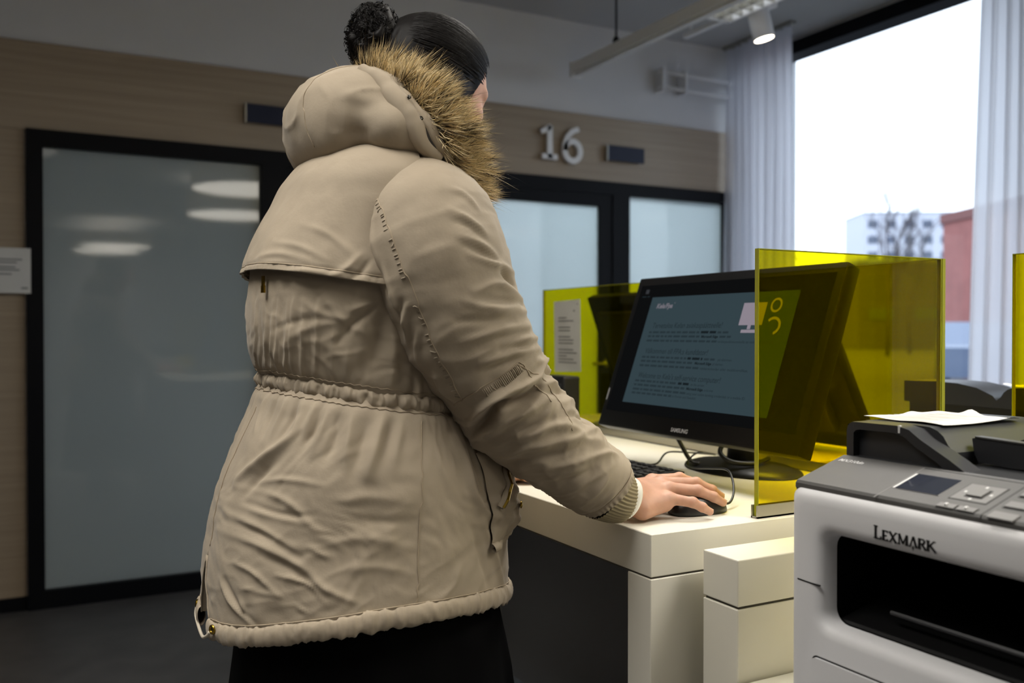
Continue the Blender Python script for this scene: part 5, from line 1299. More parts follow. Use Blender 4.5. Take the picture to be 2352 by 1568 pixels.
# puckered stitches along the sleeve seam and ribbing of the elbow patch
def ticks(name, pts, n, ln, r, side):
    q = crom(np.arange(len(pts)), np.array(pts), np.linspace(0, len(pts) - 1, n)); b = MB()
    for i in range(1, n - 1):
        t_ = q[i + 1] - q[i - 1]; t_ /= np.linalg.norm(t_); k = ((GS.reshape(-1, 3) - q[i]) ** 2).sum(1).argmin(); nn = RS.reshape(-1, 3)[k]; sd = np.cross(t_, nn) * side
        b.tube([tuple(on_slv(q[i] + sd * ln * f, .0002)) for f in (.1, .5, 1.0)], r, 4)
    o = b.build(name, M_coat, SLEEVE, True); o['kind'] = 'stuff'; return o
ticks('seam_puckers', SEAM_SLEEVE, 48, .0075, .0011, 1)
ticks('patch_ribbing', SEAM_PATCH[1:4], 30, .016, .0009, 1)
# far sleeve, mirrored, reaching to the keyboard
SLL = SLV.copy(); SLL[:, 1] = 2 * 1.492 - SLL[:, 1]; SLL[5:, 1] -= np.linspace(0, .03, 7)
SLEEVE_L, on_sll, GSL, RSL = sleeve('sleeve', SLL, [], 60, 150, 110)
def cuff(path, r0, r1, parent):
    q = crom(np.arange(len(path)), np.array(path), np.linspace(0, len(path) - 1, 14)); T, N_, B_ = tube_frames(q); nt = 240; a = np.linspace(0, 2 * np.pi, nt, endpoint=False); V = []
    for i in range(14):
        r_ = r0 + (r1 - r0) * i / 13; r_ = r_ + .0011 * np.sign(np.sin(a * 46)) * np.abs(np.sin(a * 46)) ** .6
        if i == 13: r_ = r_ - .004
        V.append(q[i] + (N_[i][None] * np.cos(a)[:, None] + B_[i][None] * np.sin(a)[:, None]) * np.asarray(r_)[:, None])
    V.append(V[-1] * .15 + q[-1] * .85)
    pmesh('ribbed_cuff', np.concatenate(V), grid_faces(15, nt), M_rib, parent)
    sh = MB(); p = Vector(q[-1]) ; d_ = Vector(T[-1]); sh.tube([tuple(p - d_ * .012 + Vector((0, 0, -.001))), tuple(p + d_ * .004 + Vector((0, 0, -.001))), tuple(p + d_ * .011 + Vector((0, 0, -.002)))], [r1 - .003, r1 - .004, r1 - .0065], 40); sh.build('shirt_cuff', M_shirt, parent, True)
cuff([(.838, 1.2465, .960), (.856, 1.2455, .951), (.876, 1.2455, .946)], .0500, .0420, SLEEVE)
WL = SLL[-1][:3]
cuff([tuple(SLL[-2][:3] * .4 + WL * .6), tuple(WL + np.array([.012, -.002, -.006])), tuple(WL + np.array([.030, -.004, -.010]))], .0490, .0420, SLEEVE_L)
# ---------------------------------------------------------------- hood
HC = np.array([.497, 1.472, 1.573])
def hood_sdf(P):
    d = ellip(P, HC, (.112, .150, .078))
    d = smin(d, ellip(P, HC + np.array([-.045, 0, -.020]), (.062, .115, .062)), .04)
    d = smin(d, rcone(P, HC + np.array([-.050, -.075, -.055]), HC + np.array([-.050, .075, -.055]), .034, .034), .05)      # collar roll at the back
    d = smin(d, rcone(P, (.505, 1.325, 1.530), (.565, 1.320, 1.505), .040, .030), .03); d = smin(d, rcone(P, (.505, 1.625, 1.530), (.565, 1.630, 1.505), .040, .030), .03)
    hollow = ellip(P, HC + np.array([.085, .016, .075]), (.070, .075, .055))        # opening towards the neck
    return np.maximum(d, -hollow)
Vh, Fh = surface_nets(hood_sdf, (.34, 1.24, 1.44), (.66, 1.72, 1.69), .0042)
FOLD_H = [([(.40, 1.36, 1.60), (.44, 1.335, 1.575), (.50, 1.325, 1.565)], .010, .003), ([(.40, 1.35, 1.55), (.46, 1.325, 1.545), (.53, 1.322, 1.55)], .012, .003), ([(.42, 1.36, 1.525), (.47, 1.33, 1.52), (.53, 1.318, 1.525)], .009, -.003),
          ([(.385, 1.42, 1.62), (.382, 1.39, 1.58), (.40, 1.36, 1.53)], .006, -.003), ([(.372, 1.44, 1.60), (.37, 1.42, 1.56), (.385, 1.39, 1.515)], .007, .004)]
nrm = (Vh - HC) / np.array([.112, .15, .078]) ** 2; nrm /= np.linalg.norm(nrm, axis=1)[:, None]
Vh = Vh + nrm * (folds(Vh, FOLD_H) + .0024 * vnoise(Vh, 13, 71) + .0014 * vnoise(Vh, 32, 72) + .0030 * ((1 - np.abs(vnoise(Vh * np.array([1, .8, 1.5]), 17, 75))) ** 5 - .2))[:, None]
HOOD = pmesh('hood', Vh, Fh, M_coat)
def on_hood(p, off=.001):
    k = ((Vh - np.array(p)) ** 2).sum(1).argmin(); return Vh[k] + nrm[k] * off
for yy in (1.405, 1.545):
    pts = []
    for a in np.linspace(75, 235, 24):
        c_, s_ = math.cos(math.radians(a)), math.sin(math.radians(a)); k = math.sqrt(max(.05, 1 - ((yy - HC[1]) / .15) ** 2))
        pts.append((HC[0] + .112 * k * c_ - (.02 if c_ < 0 else 0), yy, HC[2] + .078 * k * s_))
    seam('hood_seam', pts, None, .0009, HOOD, 50, .0002, on_hood)
# rolled edge of the hood and the folded strip that carries the fur
def soft_tube(name, path, rad, m, parent, seed, amp=.003, flat=1.0, nt=28, ns=70):
    q = crom(np.arange(len(path)), np.array(path, float), np.linspace(0, len(path) - 1, ns)); T, N_, B_ = tube_frames(q); a = np.linspace(0, 2 * np.pi, nt, endpoint=False)
    r_ = np.interp(np.linspace(0, 1, ns), np.linspace(0, 1, len(rad)), rad)
    R_ = N_[:, None] * np.cos(a)[None, :, None] + B_[:, None] * (np.sin(a) * flat)[None, :, None]; V = q[:, None] + R_ * r_[:, None, None]
    V = V + R_ * (amp * vnoise(V, 26, seed) + amp * .5 * vnoise(V, 60, seed + 1))[..., None]
    V = V.reshape(-1, 3); F_ = grid_faces(ns, nt)
    return pmesh(name, V, F_, m, parent)
edge = [(.470, 1.375, 1.628), (.492, 1.335, 1.598), (.508, 1.305, 1.560), (.522, 1.291, 1.528), (.540, 1.290, 1.500), (.565, 1.300, 1.485)]
soft_tube('hood_edge_roll', edge, [.008, .014, .016, .016, .013, .009], M_coat, HOOD, 5, .004)
edge2 = [(x + .024, y + .006, z + .004) for x, y, z in edge[1:]]
soft_tube('fur_strip', edge2, [.006, .010, .011, .012, .010], M_coat, HOOD, 8, .004)
soft_tube('hood_edge_roll', [(x, 2 * 1.49 - y, z) for x, y, z in edge], [.008, .014, .016, .016, .013, .009], M_coat, HOOD, 9, .004)
soft_tube('strip_gap', [(x + .012, y + .004, z + .002) for x, y, z in edge[1:]], [.008, .009, .009, .009, .008], mat('dark_zip_gap', (40, 34, 26), .7), HOOD, 12, .001)  # shade of the zip gap put into a dark tube beside the roll
for p in ((.515, 1.292, 1.572), (.531, 1.283, 1.540)):
    b = MB(); b.lathe([(.0028, 0), (.0035, .0016), (.001, .0022)], p, 14, Vector((.1, -.95, .25)).to_track_quat('Z', 'Y').to_matrix().to_4x4()); b.build('snap', mat('dark_nickel', (70, 68, 64), .3, metal=1), HOOD, True)

# ---------------------------------------------------------------- fur ruff
near = [(.515, 1.490, 1.610), (.525, 1.432, 1.622), (.543, 1.368, 1.606), (.566, 1.326, 1.562), (.590, 1.312, 1.518), (.615, 1.330, 1.472), (.640, 1.372, 1.435)]
far = [(x, 2 * 1.490 - y, z) for x, y, z in near[1:]][::-1]
fpath = np.array(far + near); FP = crom(np.arange(len(fpath)), fpath, np.linspace(0, len(fpath) - 1, 200))
def fur_mat():
    m = bpy.data.materials.new('tan_fur'); m.use_nodes = True; MATS[m.name] = m
    nt = m.node_tree; N = nt.nodes; L = nt.links; b = N['Principled BSDF']
    a = N.new('ShaderNodeAttribute'); a.attribute_name = 'fur_tint'; L.new(a.outputs['Color'], b.inputs['Base Color'])
    b.inputs['Roughness'].default_value = .5; b.inputs['Specular IOR Level'].default_value = .35
    return m
M_fur = fur_mat()
soft_tube('fur_backing', FP[::8], [.012, .020, .022, .022, .020, .012], mat('dark_fur_base', (44, 33, 18), .9), HOOD, 20, .004)
def ribbons(name, R0, DIR, LEN, WID, curl, tint, m, parent, seg=5, grav=.0, seed=1, bend=None):
    """tapered hair blades. R0 roots, DIR unit directions, LEN, WID arrays"""
    rng = np.random.default_rng(seed); n = len(R0); sgn = rng.normal(size=(n, 3)); side = np.cross(DIR, sgn); side /= np.linalg.norm(side, axis=1)[:, None]
    bend = np.cross(DIR, side) * rng.normal(size=(n, 1)) * curl if bend is None else bend
    P = []; 
    for k in range(seg + 1):
        f = k / seg; c = R0 + DIR * (LEN * f)[:, None] + bend * (LEN * f * f)[:, None]; c[:, 2] -= grav * LEN * f * f
        w = WID * (1 - f) ** .7 + WID * .04
        P.append(np.stack([c - side * w[:, None] / 2, c + side * w[:, None] / 2], 1))
    V = np.stack(P, 1).reshape(-1, 3); b0 = (np.arange(n) * (seg + 1) * 2)[:, None]; ks = np.arange(seg) * 2
    F_ = np.stack([b0 + ks, b0 + ks + 1, b0 + ks + 3, b0 + ks + 2], -1).reshape(-1, 4)
    me = np_mesh(name, V, F_, m, False)
    if tint is not None:
        at = me.color_attributes.new('fur_tint', 'FLOAT_COLOR', 'POINT')
        col = np.ones((n, seg + 1, 2, 4))
        for k in range(seg + 1): col[:, k, :, :3] = tint(k / seg)[:, None, :]
        at.data.foreach_set('color', col.reshape(-1))
    o = link(name, me, parent); o['kind'] = 'stuff'; return o
nF = 20000; rng = np.random.default_rng(11)
k = rng.random(nF) ** .9 * 199; k = np.where(rng.random(nF) < .72, 95 + rng.random(nF) * 104, k); i0 = np.clip(k.astype(int), 0, 198)
base = FP[i0] + (FP[i0 + 1] - FP[i0]) * (k - i0)[:, None]; tan = FP[np.clip(i0 + 1, 0, 199)] - FP[np.clip(i0 - 1, 0, 199)]; tan /= np.linalg.norm(tan, axis=1)[:, None]
nout = base - np.array([.575, 1.49, 1.50]); nout -= tan * (nout * tan).sum(1)[:, None]; nout /= np.linalg.norm(nout, axis=1)[:, None]       # away from the neck
fwd = np.cross(tan, nout); fwd *= np.sign(fwd @ np.array([.75, 0, .55]))[:, None]                                                          # away from the hood
ang = np.radians(rng.uniform(-150, 75, nF)); rootdir = nout * np.cos(ang)[:, None] + fwd * np.sin(ang)[:, None]
roots = base + rootdir * .0235
clump = vnoise(np.stack([k * .35, ang * 2.2, 0 * k], -1), 1.0, 5); clump2 = vnoise(np.stack([k * .35, ang * 2.2, 0 * k + 9], -1), 1.0, 6)
dirn = rootdir * .70 + fwd * (.80) + tan * (.62 * clump)[:, None] + nout * (.50 * clump2)[:, None] + rng.normal(size=(nF, 3)) * .13; dirn /= np.linalg.norm(dirn, axis=1)[:, None]
ln = rng.uniform(.026, .050, nF) * (1 + .25 * clump); wd = rng.uniform(.0009, .0021, nF)
fb = nout * (.30 * clump)[:, None] + tan * (.35 * clump2)[:, None] + rng.normal(size=(nF, 3)) * .12
gold = np.array(s2l((238, 216, 168))[:3]); brown = np.array(s2l((78, 60, 34))[:3]); darkb = np.array(s2l((30, 22, 14))[:3])
rnd = rng.random(nF)[:, None]; dk = ((clump * .6 + rng.random(nF) * .9) > .95)[:, None]
def tint(f):
    c = brown * (1 - min(1, f * 1.6)) + gold * min(1, f * 1.6) * (.62 + .55 * rnd)
    if f > .8: c = c * .8 + brown * .2
    return np.where(dk, darkb * (1 + f), c)
ribbons('fur_trim', roots, dirn, ln, wd, .2, tint, M_fur, HOOD, 5, .12, 3, fb)
# long guard hairs with dark tips
nG = 900; s_ = rng.integers(0, nF, nG)
ribbons('guard_hairs', roots[s_], dirn[s_] + rng.normal(size=(nG, 3)) * .15, ln[s_] * 1.45, np.full(nG, .0007), .2, lambda f: np.tile(darkb * (1.5 - f) + brown * .3, (nG, 1)), M_fur, HOOD, 5, .1, 4, fb[s_])

# ---------------------------------------------------------------- body: head, neck, trunk, arms, legs, hands as one mesh
HO = Vector((.646, 1.500, 1.652))                     # head centre
fw = Vector((.90, .20, -.30)).normalized(); sd_ = Vector((0, 0, 1)).cross(fw).normalized(); upv = fw.cross(sd_)
HR = np.array([list(fw), list(sd_), list(upv)])       # rows: forward, left, up
def to_head(P): return (P - np.array(HO)) @ HR.T
def from_head(q): return np.asarray(q) @ HR + np.array(HO)
def head_sdf(P):
    q = to_head(P)
    d = ellip(q, (-.006, 0, .022), (.102, .076, .086))
    d = smin(d, ellip(q, (.028, 0, -.035), (.063, .060, .088)), .03)
    d = smin(d, rcone(q, (.050, 0, -.104), (.058, 0, -.100), .022, .020), .03)
    d = smin(d, rcone(q, (.020, .045, -.075), (.055, .012, -.105), .018, .015), .025); d = smin(d, rcone(q, (.020, -.045, -.075), (.055, -.012, -.105), .018, .015), .025)
    d = smin(d, rcone(q, (.082, .012, .018), (.074, .045, .014), .010, .008), .014); d = smin(d, rcone(q, (.082, -.012, .018), (.074, -.045, .014), .010, .008), .014)
    for s in (-1, 1):
        d = np.maximum(d, -(np.linalg.norm(q - np.array([.098, s * .032, -.002]), axis=-1) - .0165))
        d = smin(d, np.linalg.norm(q - np.array([.074, s * .032, -.003]), axis=-1) - .0135, .004)
        d = smin(d, ellip(q, (.060, s * .046, -.030), (.022, .016, .016)), .02)
        ear = ellip(q, (-.012, s * .080, -.012), (.020, .008, .031)); ear = np.maximum(ear, -ellip(q, (-.008, s * .088, -.010), (.010, .006, .018))); d = smin(d, ear, .006)
        d = smin(d, np.linalg.norm(q - np.array([.098, s * .010, -.034]), axis=-1) - .0085, .008)
    d = smin(d, rcone(q, (.088, 0, .012), (.106, 0, -.028), .0085, .0115), .012)
    d = smin(d, rcone(q, (.087, -.016, -.062), (.087, .016, -.062), .0060, .0060), .006); d = smin(d, rcone(q, (.085, -.013, -.073), (.085, .013, -.073), .0070, .0070), .006)
    return d
def full_head(P):
    q = to_head(P); d = head_sdf(P)
    return smin(d, rcone(P, tuple(from_head([-.025, 0, -.055])), (.575, 1.49, 1.50), .056, .062), .03)
Vb, Fb = surface_nets(full_head, (.50, 1.38, 1.47), (.82, 1.63, 1.80), .0036)
parts_V = [Vb]; parts_F = [Fb]
def trunk(P):
    d = rcone(P, (.55, 1.49, 1.50), (.52, 1.49, 1.38), .065, .10)
    d = smin(d, ellip(P, (.51, 1.49, 1.32), (.105, .165, .16)), .06); d = smin(d, ellip(P, (.505, 1.495, 1.12), (.105, .145, .14)), .08); d = smin(d, ellip(P, (.50, 1.50, .92), (.135, .185, .15)), .08)
    for tab, s in ((SLV, -1), (SLL, 1)):
        C_ = tab[:, :3]
        d = smin(d, rcone(P, C_[1] + [0, 0, .01], C_[5], .052, .046), .04); d = smin(d, rcone(P, C_[5], C_[6], .046, .043), .02); d = smin(d, rcone(P, C_[6], C_[-1], .043, .030), .02)
        d = smin(d, rcone(P, (.50, 1.50 + s * .09, .88), (.52, 1.50 + s * .095, .50), .088, .058), .05); d = smin(d, rcone(P, (.52, 1.50 + s * .095, .50), (.495, 1.50 + s * .10, .09), .056, .040), .03)
        d = smin(d, rcone(P, (.495, 1.50 + s * .10, .06), (.62, 1.50 + s * .115, .035), .038, .030), .03)
    return d
Vt, Ft = surface_nets(trunk, (.28, 1.15, -.02), (.93, 1.84, 1.60), .0125)
parts_V.append(Vt); parts_F.append(Ft)
# right hand on the mouse: joints knuckle, middle, end, tip with radii
HAND = dict(pinky=[(.966, 1.240, .936, .0105), (.998, 1.2165, .930, .0085), (1.013, 1.2095, .9215, .0076), (1.030, 1.2105, .9125, .0066)],
            ring=[(.982, 1.2635, .948, .0118), (1.034, 1.2465, .9425, .0096), (1.061, 1.237, .9305, .0084), (1.0805, 1.2355, .9195, .0072)],
            middle=[(.985, 1.287, .9535, .0122), (1.0475, 1.2675, .9515, .0098), (1.0735, 1.2565, .9385, .0086), (1.095, 1.258, .926, .0074)],
            index=[(.985, 1.3115, .9535, .0122), (1.036, 1.2995, .9565, .0098), (1.066, 1.288, .946, .0086), (1.092, 1.283, .931, .0074)],
            thumb=[(.930, 1.305, .928, .0150), (.962, 1.322, .922, .0125), (.995, 1.320, .919, .0105), (1.020, 1.309, .918, .0085)])
WR = np.array([.912, 1.270, .942]); FA = np.array([.850, 1.247, .955])
def hand_sdf(P, J=HAND, WR=WR, FA=FA, SG=1):
    d = rcone(P, FA, WR + [-.012, -.004, 0], .0285, .0265)
    kn = [J[n][0] for n in ('pinky', 'ring', 'middle', 'index')]
    palm = None
    for i, q in enumerate(kn):
        w = WR + np.array([0, (-.011, -.004, .004, .011)[i] * 1.0, (-.006, 0, .002, .001)[i]])
        c = rcone(P, w, np.array(q[:3]) + [-.004, 0, -.004], .0205, q[3] + .0018); palm = c if palm is None else smin(palm, c, .014)
    palm = smin(palm, rcone(P, WR + np.array([.000, -.028 * SG, -.0200]), np.array(J['pinky'][0][:3]) + [-.012, .002, -.010], .0185, .0125), .014)     # heel of the hand
    palm = smin(palm, rcone(P, WR + np.array([.010, .018, -.010]), np.array(J['thumb'][1][:3]), .0180, .0130), .014)
    d = smin(d, palm, .018)
    for n, ch in J.items():
        f = None
        for a, b in zip(ch[:-1], ch[1:]):
            c = rcone(P, a[:3], b[:3], a[3] if a is not ch[0] else a[3] * .95, b[3]); f = c if f is None else smin(f, c, .0035)
            m_ = (np.array(a[:3]) + np.array(b[:3])) / 2
        for a in ch[1:3]: f = smin(f, np.linalg.norm(P - (np.array(a[:3]) + [0, 0, .0012]), axis=-1) - a[3] * .97, .004)
        d = smin(d, f, .0055)
    for i, q in enumerate(kn): d = smin(d, np.linalg.norm(P - (np.array(q[:3]) + [.0, 0, .0008]), axis=-1) - q[3] * .90, .008)
    for a, b in zip(kn[:-1], kn[1:]):                 # dips between the knuckles
        m_ = (np.array(a[:3]) + np.array(b[:3])) / 2 + [-.002, -.003, .0145]; d = np.maximum(d, -(np.linalg.norm(P - m_, axis=-1) - .0058)) if False else d
    return np.maximum(d, .9012 - P[..., 2])           # rests on the desk
Vr, Fr = surface_nets(hand_sdf, (.835, 1.175, .895), (1.12, 1.36, .995), .0019)
Vr = Vr + 0.0
parts_V.append(Vr); parts_F.append(Fr)
# left hand: relaxed on the desk beside the keyboard
dL = np.array([.030, .0, .0]); WLh = WL + np.array([.062, -.008, -.018]); FLh = WL + np.array([-.005, 0, 0])
JL = {}
off0 = np.array(WLh) - WR
for n, ch in HAND.items(): JL[n] = [(p[0] + off0[0], WLh[1] - (p[1] - WR[1]), .9 + (p[2] - .9) * (.80 if j < 2 else .75) - .003, p[3]) for j, p in enumerate(ch)]
WLh[2] = .934
Vl, Fl = surface_nets(lambda P: hand_sdf(P, JL, WLh, FLh, -1), (WL[0] - .02, WLh[1] - .11, .895), (WLh[0] + .23, WLh[1] + .12, .995), .0026)
parts_V.append(Vl); parts_F.append(Fl)
off = 0; FF = []
for V_, F_ in zip(parts_V, parts_F): FF.append(F_ + off); off += len(V_)
BODY = pmesh('body', np.concatenate(parts_V), np.concatenate(FF), M_skin)
M_nail = mat('fingernail', (214, 176, 158), .25, spec=.6)
for J in (HAND, JL):
    for n, ch in J.items():
        a = np.array(ch[2][:3]); b_ = np.array(ch[3][:3]); t_ = (b_ - a) / np.linalg.norm(b_ - a); up_ = np.array([0, 0, 1.]) - t_ * t_[2]; up_ /= np.linalg.norm(up_); s_v = np.cross(t_, up_)
        if n == 'thumb': up_, s_v = (-s_v * .5 + up_ * .86), None; up_ /= np.linalg.norm(up_); s_v = np.cross(t_, up_)
        r_ = ch[3][3]; vs = []; nn = 7
        for i in range(nn):
            for j in range(nn):
                u_, v_ = -1 + 2 * i / (nn - 1), -1 + 2 * j / (nn - 1)
                w_ = r_ * .62 * math.sqrt(max(0, 1 - (max(0, abs(u_) - .35) / .65) ** 2 * .55)); an = v_ * .85
                vs.append(tuple(b_ + t_ * (u_ * r_ * .78 + r_ * .18) + s_v * (math.sin(an) * w_ * 1.15) + up_ * ((r_ * 1.03) * math.cos(an * .9) - (.0012 if u_ > .9 else 0))))
        bb = MB(); bb.add(vs, [(i * nn + j, i * nn + j + 1, (i + 1) * nn + j + 1, (i + 1) * nn + j) for i in range(nn - 1) for j in range(nn - 1)]); bb.build('fingernail', M_nail, BODY, True)

# eyebrows, lash lines and lips
M_brow = mat('dark_brow', (34, 26, 22), .7); M_lip = mat('lip', (168, 104, 94), .45)
for s in (-1, 1):
    q = crom([0, 1, 2, 3], np.array([(.0925, s * .014, .021), (.0905, s * .026, .0265), (.083, s * .040, .0255), (.074, s * .050, .018)]), np.linspace(0, 3, 14)); b = MB(); b.tube([tuple(from_head(p)) for p in q], [.0015] + [.0024] * 11 + [.0016, .0008], 6); b.build('eyebrow', M_brow, BODY, True)
    q = crom([0, 1, 2], np.array([(.0865, s * .021, -.0060), (.0885, s * .032, -.0085), (.0825, s * .043, -.0065)]), np.linspace(0, 2, 10)); b = MB(); b.tube([tuple(from_head(p)) for p in q], .0010, 5); b.build('lash_line', M_brow, BODY, True)
for z_, r_ in ((-.0625, .0042), (-.0725, .0050)):
    q = crom([0, 1, 2], np.array([(.0865, -.019, z_ + (.002 if z_ > -.07 else .005)), (.0905, 0, z_), (.0865, .019, z_ + (.002 if z_ > -.07 else .005))]), np.linspace(0, 2, 12)); b = MB(); b.tube([tuple(from_head(p)) for p in q], [.001] + [r_] * 10 + [.001], 8); b.build('lip', M_lip, BODY, True)
# ---------------------------------------------------------------- hair
def hair_sdf(P):
    q = to_head(P)
    d = ellip(q, (-.016, 0, .026), (.105, .089, .093)); d = smin(d, ellip(q, (-.055, 0, -.030), (.050, .066, .060)), .04)
    d = smin(d, ellip(q, (-.012, 0, -.018), (.052, .0955, .055)), .02)
    cut = .97 * q[..., 0] - .25 * q[..., 2] - .041
    d = np.maximum(d, cut); d = np.maximum(d, -ellip(q, (-.008, 0, .022), (.093, .071, .081)))
    return d + .0012 * vnoise(q * np.array([.6, 3, 1]), 60, 3)
Vr_, Fr_ = surface_nets(hair_sdf, (.53, 1.37, 1.54), (.80, 1.63, 1.80), .0036)
HAIR = pmesh('hair', Vr_, Fr_, M_hair)
BUN = np.array([.540, 1.510, 1.7225])
def bun_sdf(P): return ellip(P, BUN, (.047, .052, .060)) + .006 * vnoise(P, 42, 4) + .004 * vnoise(P, 90, 6)
Vn, Fn = surface_nets(bun_sdf, BUN - .085, BUN + .085, .0035)
pmesh('hair_bun', Vn, Fn, M_hair, HAIR)
# strands combed from the hairline back to the bun
nS = 5200; rng = np.random.default_rng(5); hs = []
v0 = rng.normal(size=(nS, 3)); v0[:, 0] = np.abs(v0[:, 0]) * .9 + .05 * v0[:, 0]; v0[:, 2] = np.abs(v0[:, 2]) * 1.1 - .15; v0 /= np.linalg.norm(v0, axis=1)[:, None]
bl = to_head(BUN); bdir = (bl - np.array([-.012, 0, .026])) / np.array([.105, .084, .093]); bdir /= np.linalg.norm(bdir)
seg = 7; pts = []
ok = (.97 * (v0[:, 0] * .105 - .012) - .25 * (v0[:, 2] * .093 + .026) - .041) < .002
v0 = v0[ok]; nS = len(v0); fr_ = rng.uniform(.25, .6, nS)
for k in range(seg + 1):
    f = (k / seg) * fr_; v = v0 * (1 - f)[:, None] + bdir * f[:, None]; v /= np.linalg.norm(v, axis=1)[:, None]
    h = 1.008 + (.012 * np.sin(np.pi * k / seg))
    pts.append(from_head(v * np.array([.1055, .096, .0935]) * h + np.array([-.012, 0, .026])))
pts = np.stack(pts, 1); tg = np.gradient(pts, axis=1); nn = pts - from_head(np.array([-.012, 0, .026])); sdv = np.cross(tg, nn); sdv /= np.linalg.norm(sdv, axis=-1)[..., None] + 1e-9
w = (rng.uniform(.0008, .0020, nS)[:, None] * np.array([.3, 1, 1, 1, 1, 1, .8, .2])[None])[..., None]
tilt = nn / np.linalg.norm(nn, axis=-1, keepdims=True) * (rng.uniform(-.6, .9, nS)[:, None, None])
V = np.stack([pts - (sdv) * w / 2, pts + (sdv + tilt) * w / 2], 2).reshape(-1, 3); b0 = (np.arange(nS) * (seg + 1) * 2)[:, None]; ks = np.arange(seg) * 2
o = link('combed_strands', np_mesh('combed_strands', V, np.stack([b0 + ks, b0 + ks + 1, b0 + ks + 3, b0 + ks + 2], -1).reshape(-1, 4), M_hair, False), HAIR); o['kind'] = 'stuff'
# curls of the bun and stray hairs
nC = 1500; rng = np.random.default_rng(9); u = rng.normal(size=(nC, 3)); u /= np.linalg.norm(u, axis=1)[:, None]
P0 = BUN + u * np.array([.047, .052, .060]) * rng.uniform(.88, 1.02, nC)[:, None]
t1 = np.cross(u, rng.normal(size=(nC, 3))); t1 /= np.linalg.norm(t1, axis=1)[:, None]; t2 = np.cross(u, t1); sg = 14; pts = []
rad = rng.uniform(.003, .008, nC); dr = rng.uniform(-.012, .012, nC); turns = rng.uniform(1.0, 2.2, nC); lift = rng.uniform(.25, 1.1, nC)
for k in range(sg + 1):
    a = 2 * np.pi * turns * k / sg + u[:, 0] * 9; pts.append(P0 + t1 * (rad * np.cos(a) + dr * k / sg)[:, None] + (t2 * (1 - lift)[:, None] * .7 + u * lift[:, None]) * (rad * np.sin(a))[:, None])
pts = np.stack(pts, 1); tg = np.gradient(pts, axis=1); sdv = np.cross(tg, u[:, None]); sdv /= np.linalg.norm(sdv, axis=-1)[..., None] + 1e-9
w = (rng.uniform(.0007, .0016, nC)[:, None] * np.ones(sg + 1)[None])[..., None]; V = np.stack([pts - sdv * w / 2, pts + sdv * w / 2 + u[:, None] * w * .4], 2).reshape(-1, 3)
b0 = (np.arange(nC) * (sg + 1) * 2)[:, None]; ks = np.arange(sg) * 2
o = link('bun_curls', np_mesh('bun_curls', V, np.stack([b0 + ks, b0 + ks + 1, b0 + ks + 3, b0 + ks + 2], -1).reshape(-1, 4), M_hair, False), HAIR); o['kind'] = 'stuff'

# ---------------------------------------------------------------- skirt, boots, pocket
ns, nt = 90, 260; zz = np.linspace(.20, .84, ns)[:, None]; tt = np.linspace(0, 2 * np.pi, nt, endpoint=False)[None]
f = (.84 - zz) / .64; rx = .205 + .09 * f; ry = .215 + .085 * f
fold = .010 * f ** .7 * np.sin(tt * 9 + 1.2 * np.sin(tt * 2)) + .006 * f * np.sin(tt * 17 + 2)
V = np.stack([.525 + .02 * f + (rx + fold) * np.cos(tt), 1.505 + (ry + fold) * np.sin(tt), zz + 0 * tt], -1).reshape(-1, 3)
V += (.003 * vnoise(V * np.array([1, 1, 2.]), 14, 55))[:, None] * np.array([1, 1, 0])
pmesh('skirt', V, grid_faces(ns, nt), M_skirt)
for s in (-1, 1):
    Vq, Fq = surface_nets(lambda P: np.maximum(smin(smin(rcone(P, (.495, 1.50 + s * .10, .30), (.495, 1.50 + s * .10, .08), .062, .052), rcone(P, (.48, 1.50 + s * .10, .05), (.64, 1.50 + s * .115, .042), .050, .044), .05), rcone(P, (.47, 1.50 + s * .10, .01), (.65, 1.50 + s * .115, .01), .052, .048), .01), .001 - P[..., 2]), (.38, 1.40 + s * .10, -.01), (.74, 1.62 + s * .10, .33), .009)
    pmesh('boot', Vq, Fq, mat('black_leather', (18, 17, 17), .45))
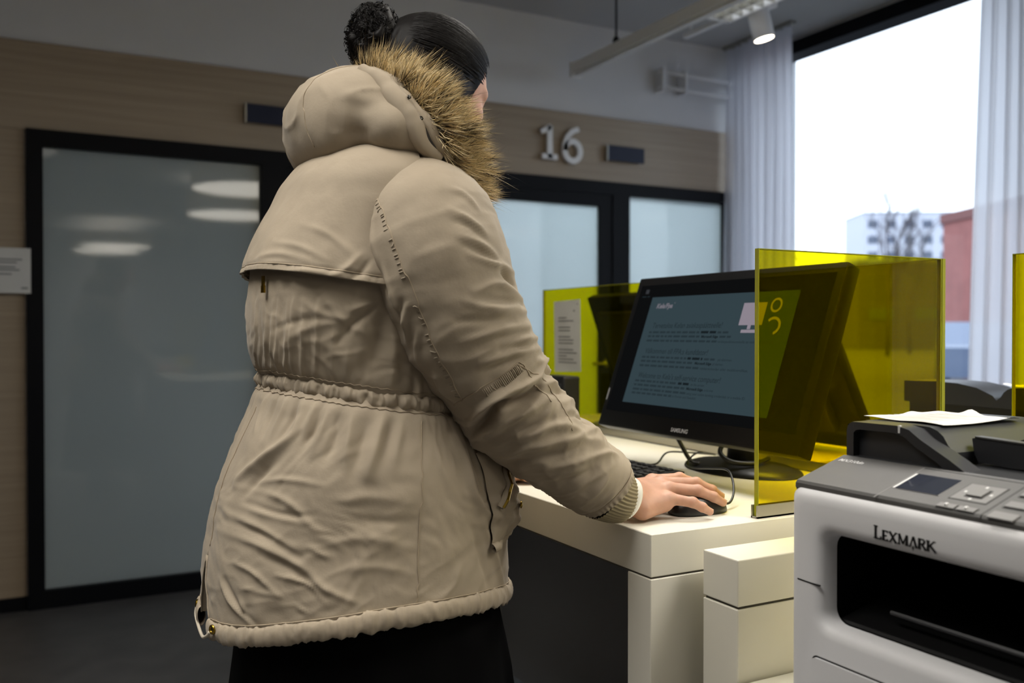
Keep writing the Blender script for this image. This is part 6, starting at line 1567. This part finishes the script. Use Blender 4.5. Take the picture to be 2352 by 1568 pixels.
# cargo pocket at the right front with zip, flap edge and stud
def pocket(sgn):
    t0, t1 = sgn * .62, sgn * 1.02; z0, z1 = .885, 1.035; nu, nv = 26, 30; V = []
    for i in range(nv):
        z = z0 + (z1 - z0) * i / (nv - 1)
        for j in range(nu):
            f_ = j / (nu - 1); t_ = t1 + (t0 - t1) * f_ ; p = coat_at(t_, z + .012 * (f_ - .5), 0); n_ = np.array([math.cos(t_), math.sin(t_), 0])
            e = min(1, 6 * min(f_, 1 - f_)) ** .5 * min(1, 6 * min(i, nv - 1 - i) / (nv - 1)) ** .5
            V.append(p + n_ * (.004 + .022 * e * (.35 + .65 * f_) + .0028 * math.sin(z * 190 + f_ * 9 + 2 * math.sin(z * 60)) * e + .002 * math.sin(z * 70 - f_ * 14) * e))
    o = pmesh('cargo_pocket', V, grid_faces(nv, nu, False), M_coat, COAT); V = np.array(V).reshape(nv, nu, 3)
    rim = [V[0, j] for j in range(nu)] + [V[i, nu - 1] for i in range(1, nv)]
    soft_tube('pocket_edge', [p + np.array([math.cos(t0), math.sin(t0), 0]) * .003 for p in rim[::2]], [.0055] * 4, M_coat, COAT, 30, .0030, ns=160, nt=14)
    zl = [V[int(nv * .42) + k_, int(nu * .12) + int(k_ * 1.1)] + np.array([math.cos(t1), math.sin(t1), 0]) * .003 for k_ in range(0, 14, 2)]
    soft_tube('zip_tape', zl, [.006, .006], M_coat, COAT, 31, .0004, ns=40, nt=10); b = MB(); b.tube([tuple(p + np.array([math.cos(t1), math.sin(t1), 0]) * .0055) for p in zl], .0032, 6); b.build('zip_teeth', M_brass, COAT)
    p = V[int(nv * .30), int(nu * .80)]; n_ = np.array([math.cos(t0), math.sin(t0), 0]); b = MB(); b.lathe([(.006, 0), (.006, .002), (.003, .0032)], tuple(p + n_ * .001), 16, Vector(n_).to_track_quat('Z', 'Y').to_matrix().to_4x4()); b.build('stud', M_brass, COAT, True)
pocket(-1); pocket(1)
# front placket
V = []
for i in range(60):
    z = .775 + (1.49 - .775) * i / 59
    for t_ in (-.13, -.09, .09, .13): V.append(coat_at(t_, z, .001 if abs(t_) > .1 else .006))
pmesh('placket', V, grid_faces(60, 4, False), M_coat, COAT)
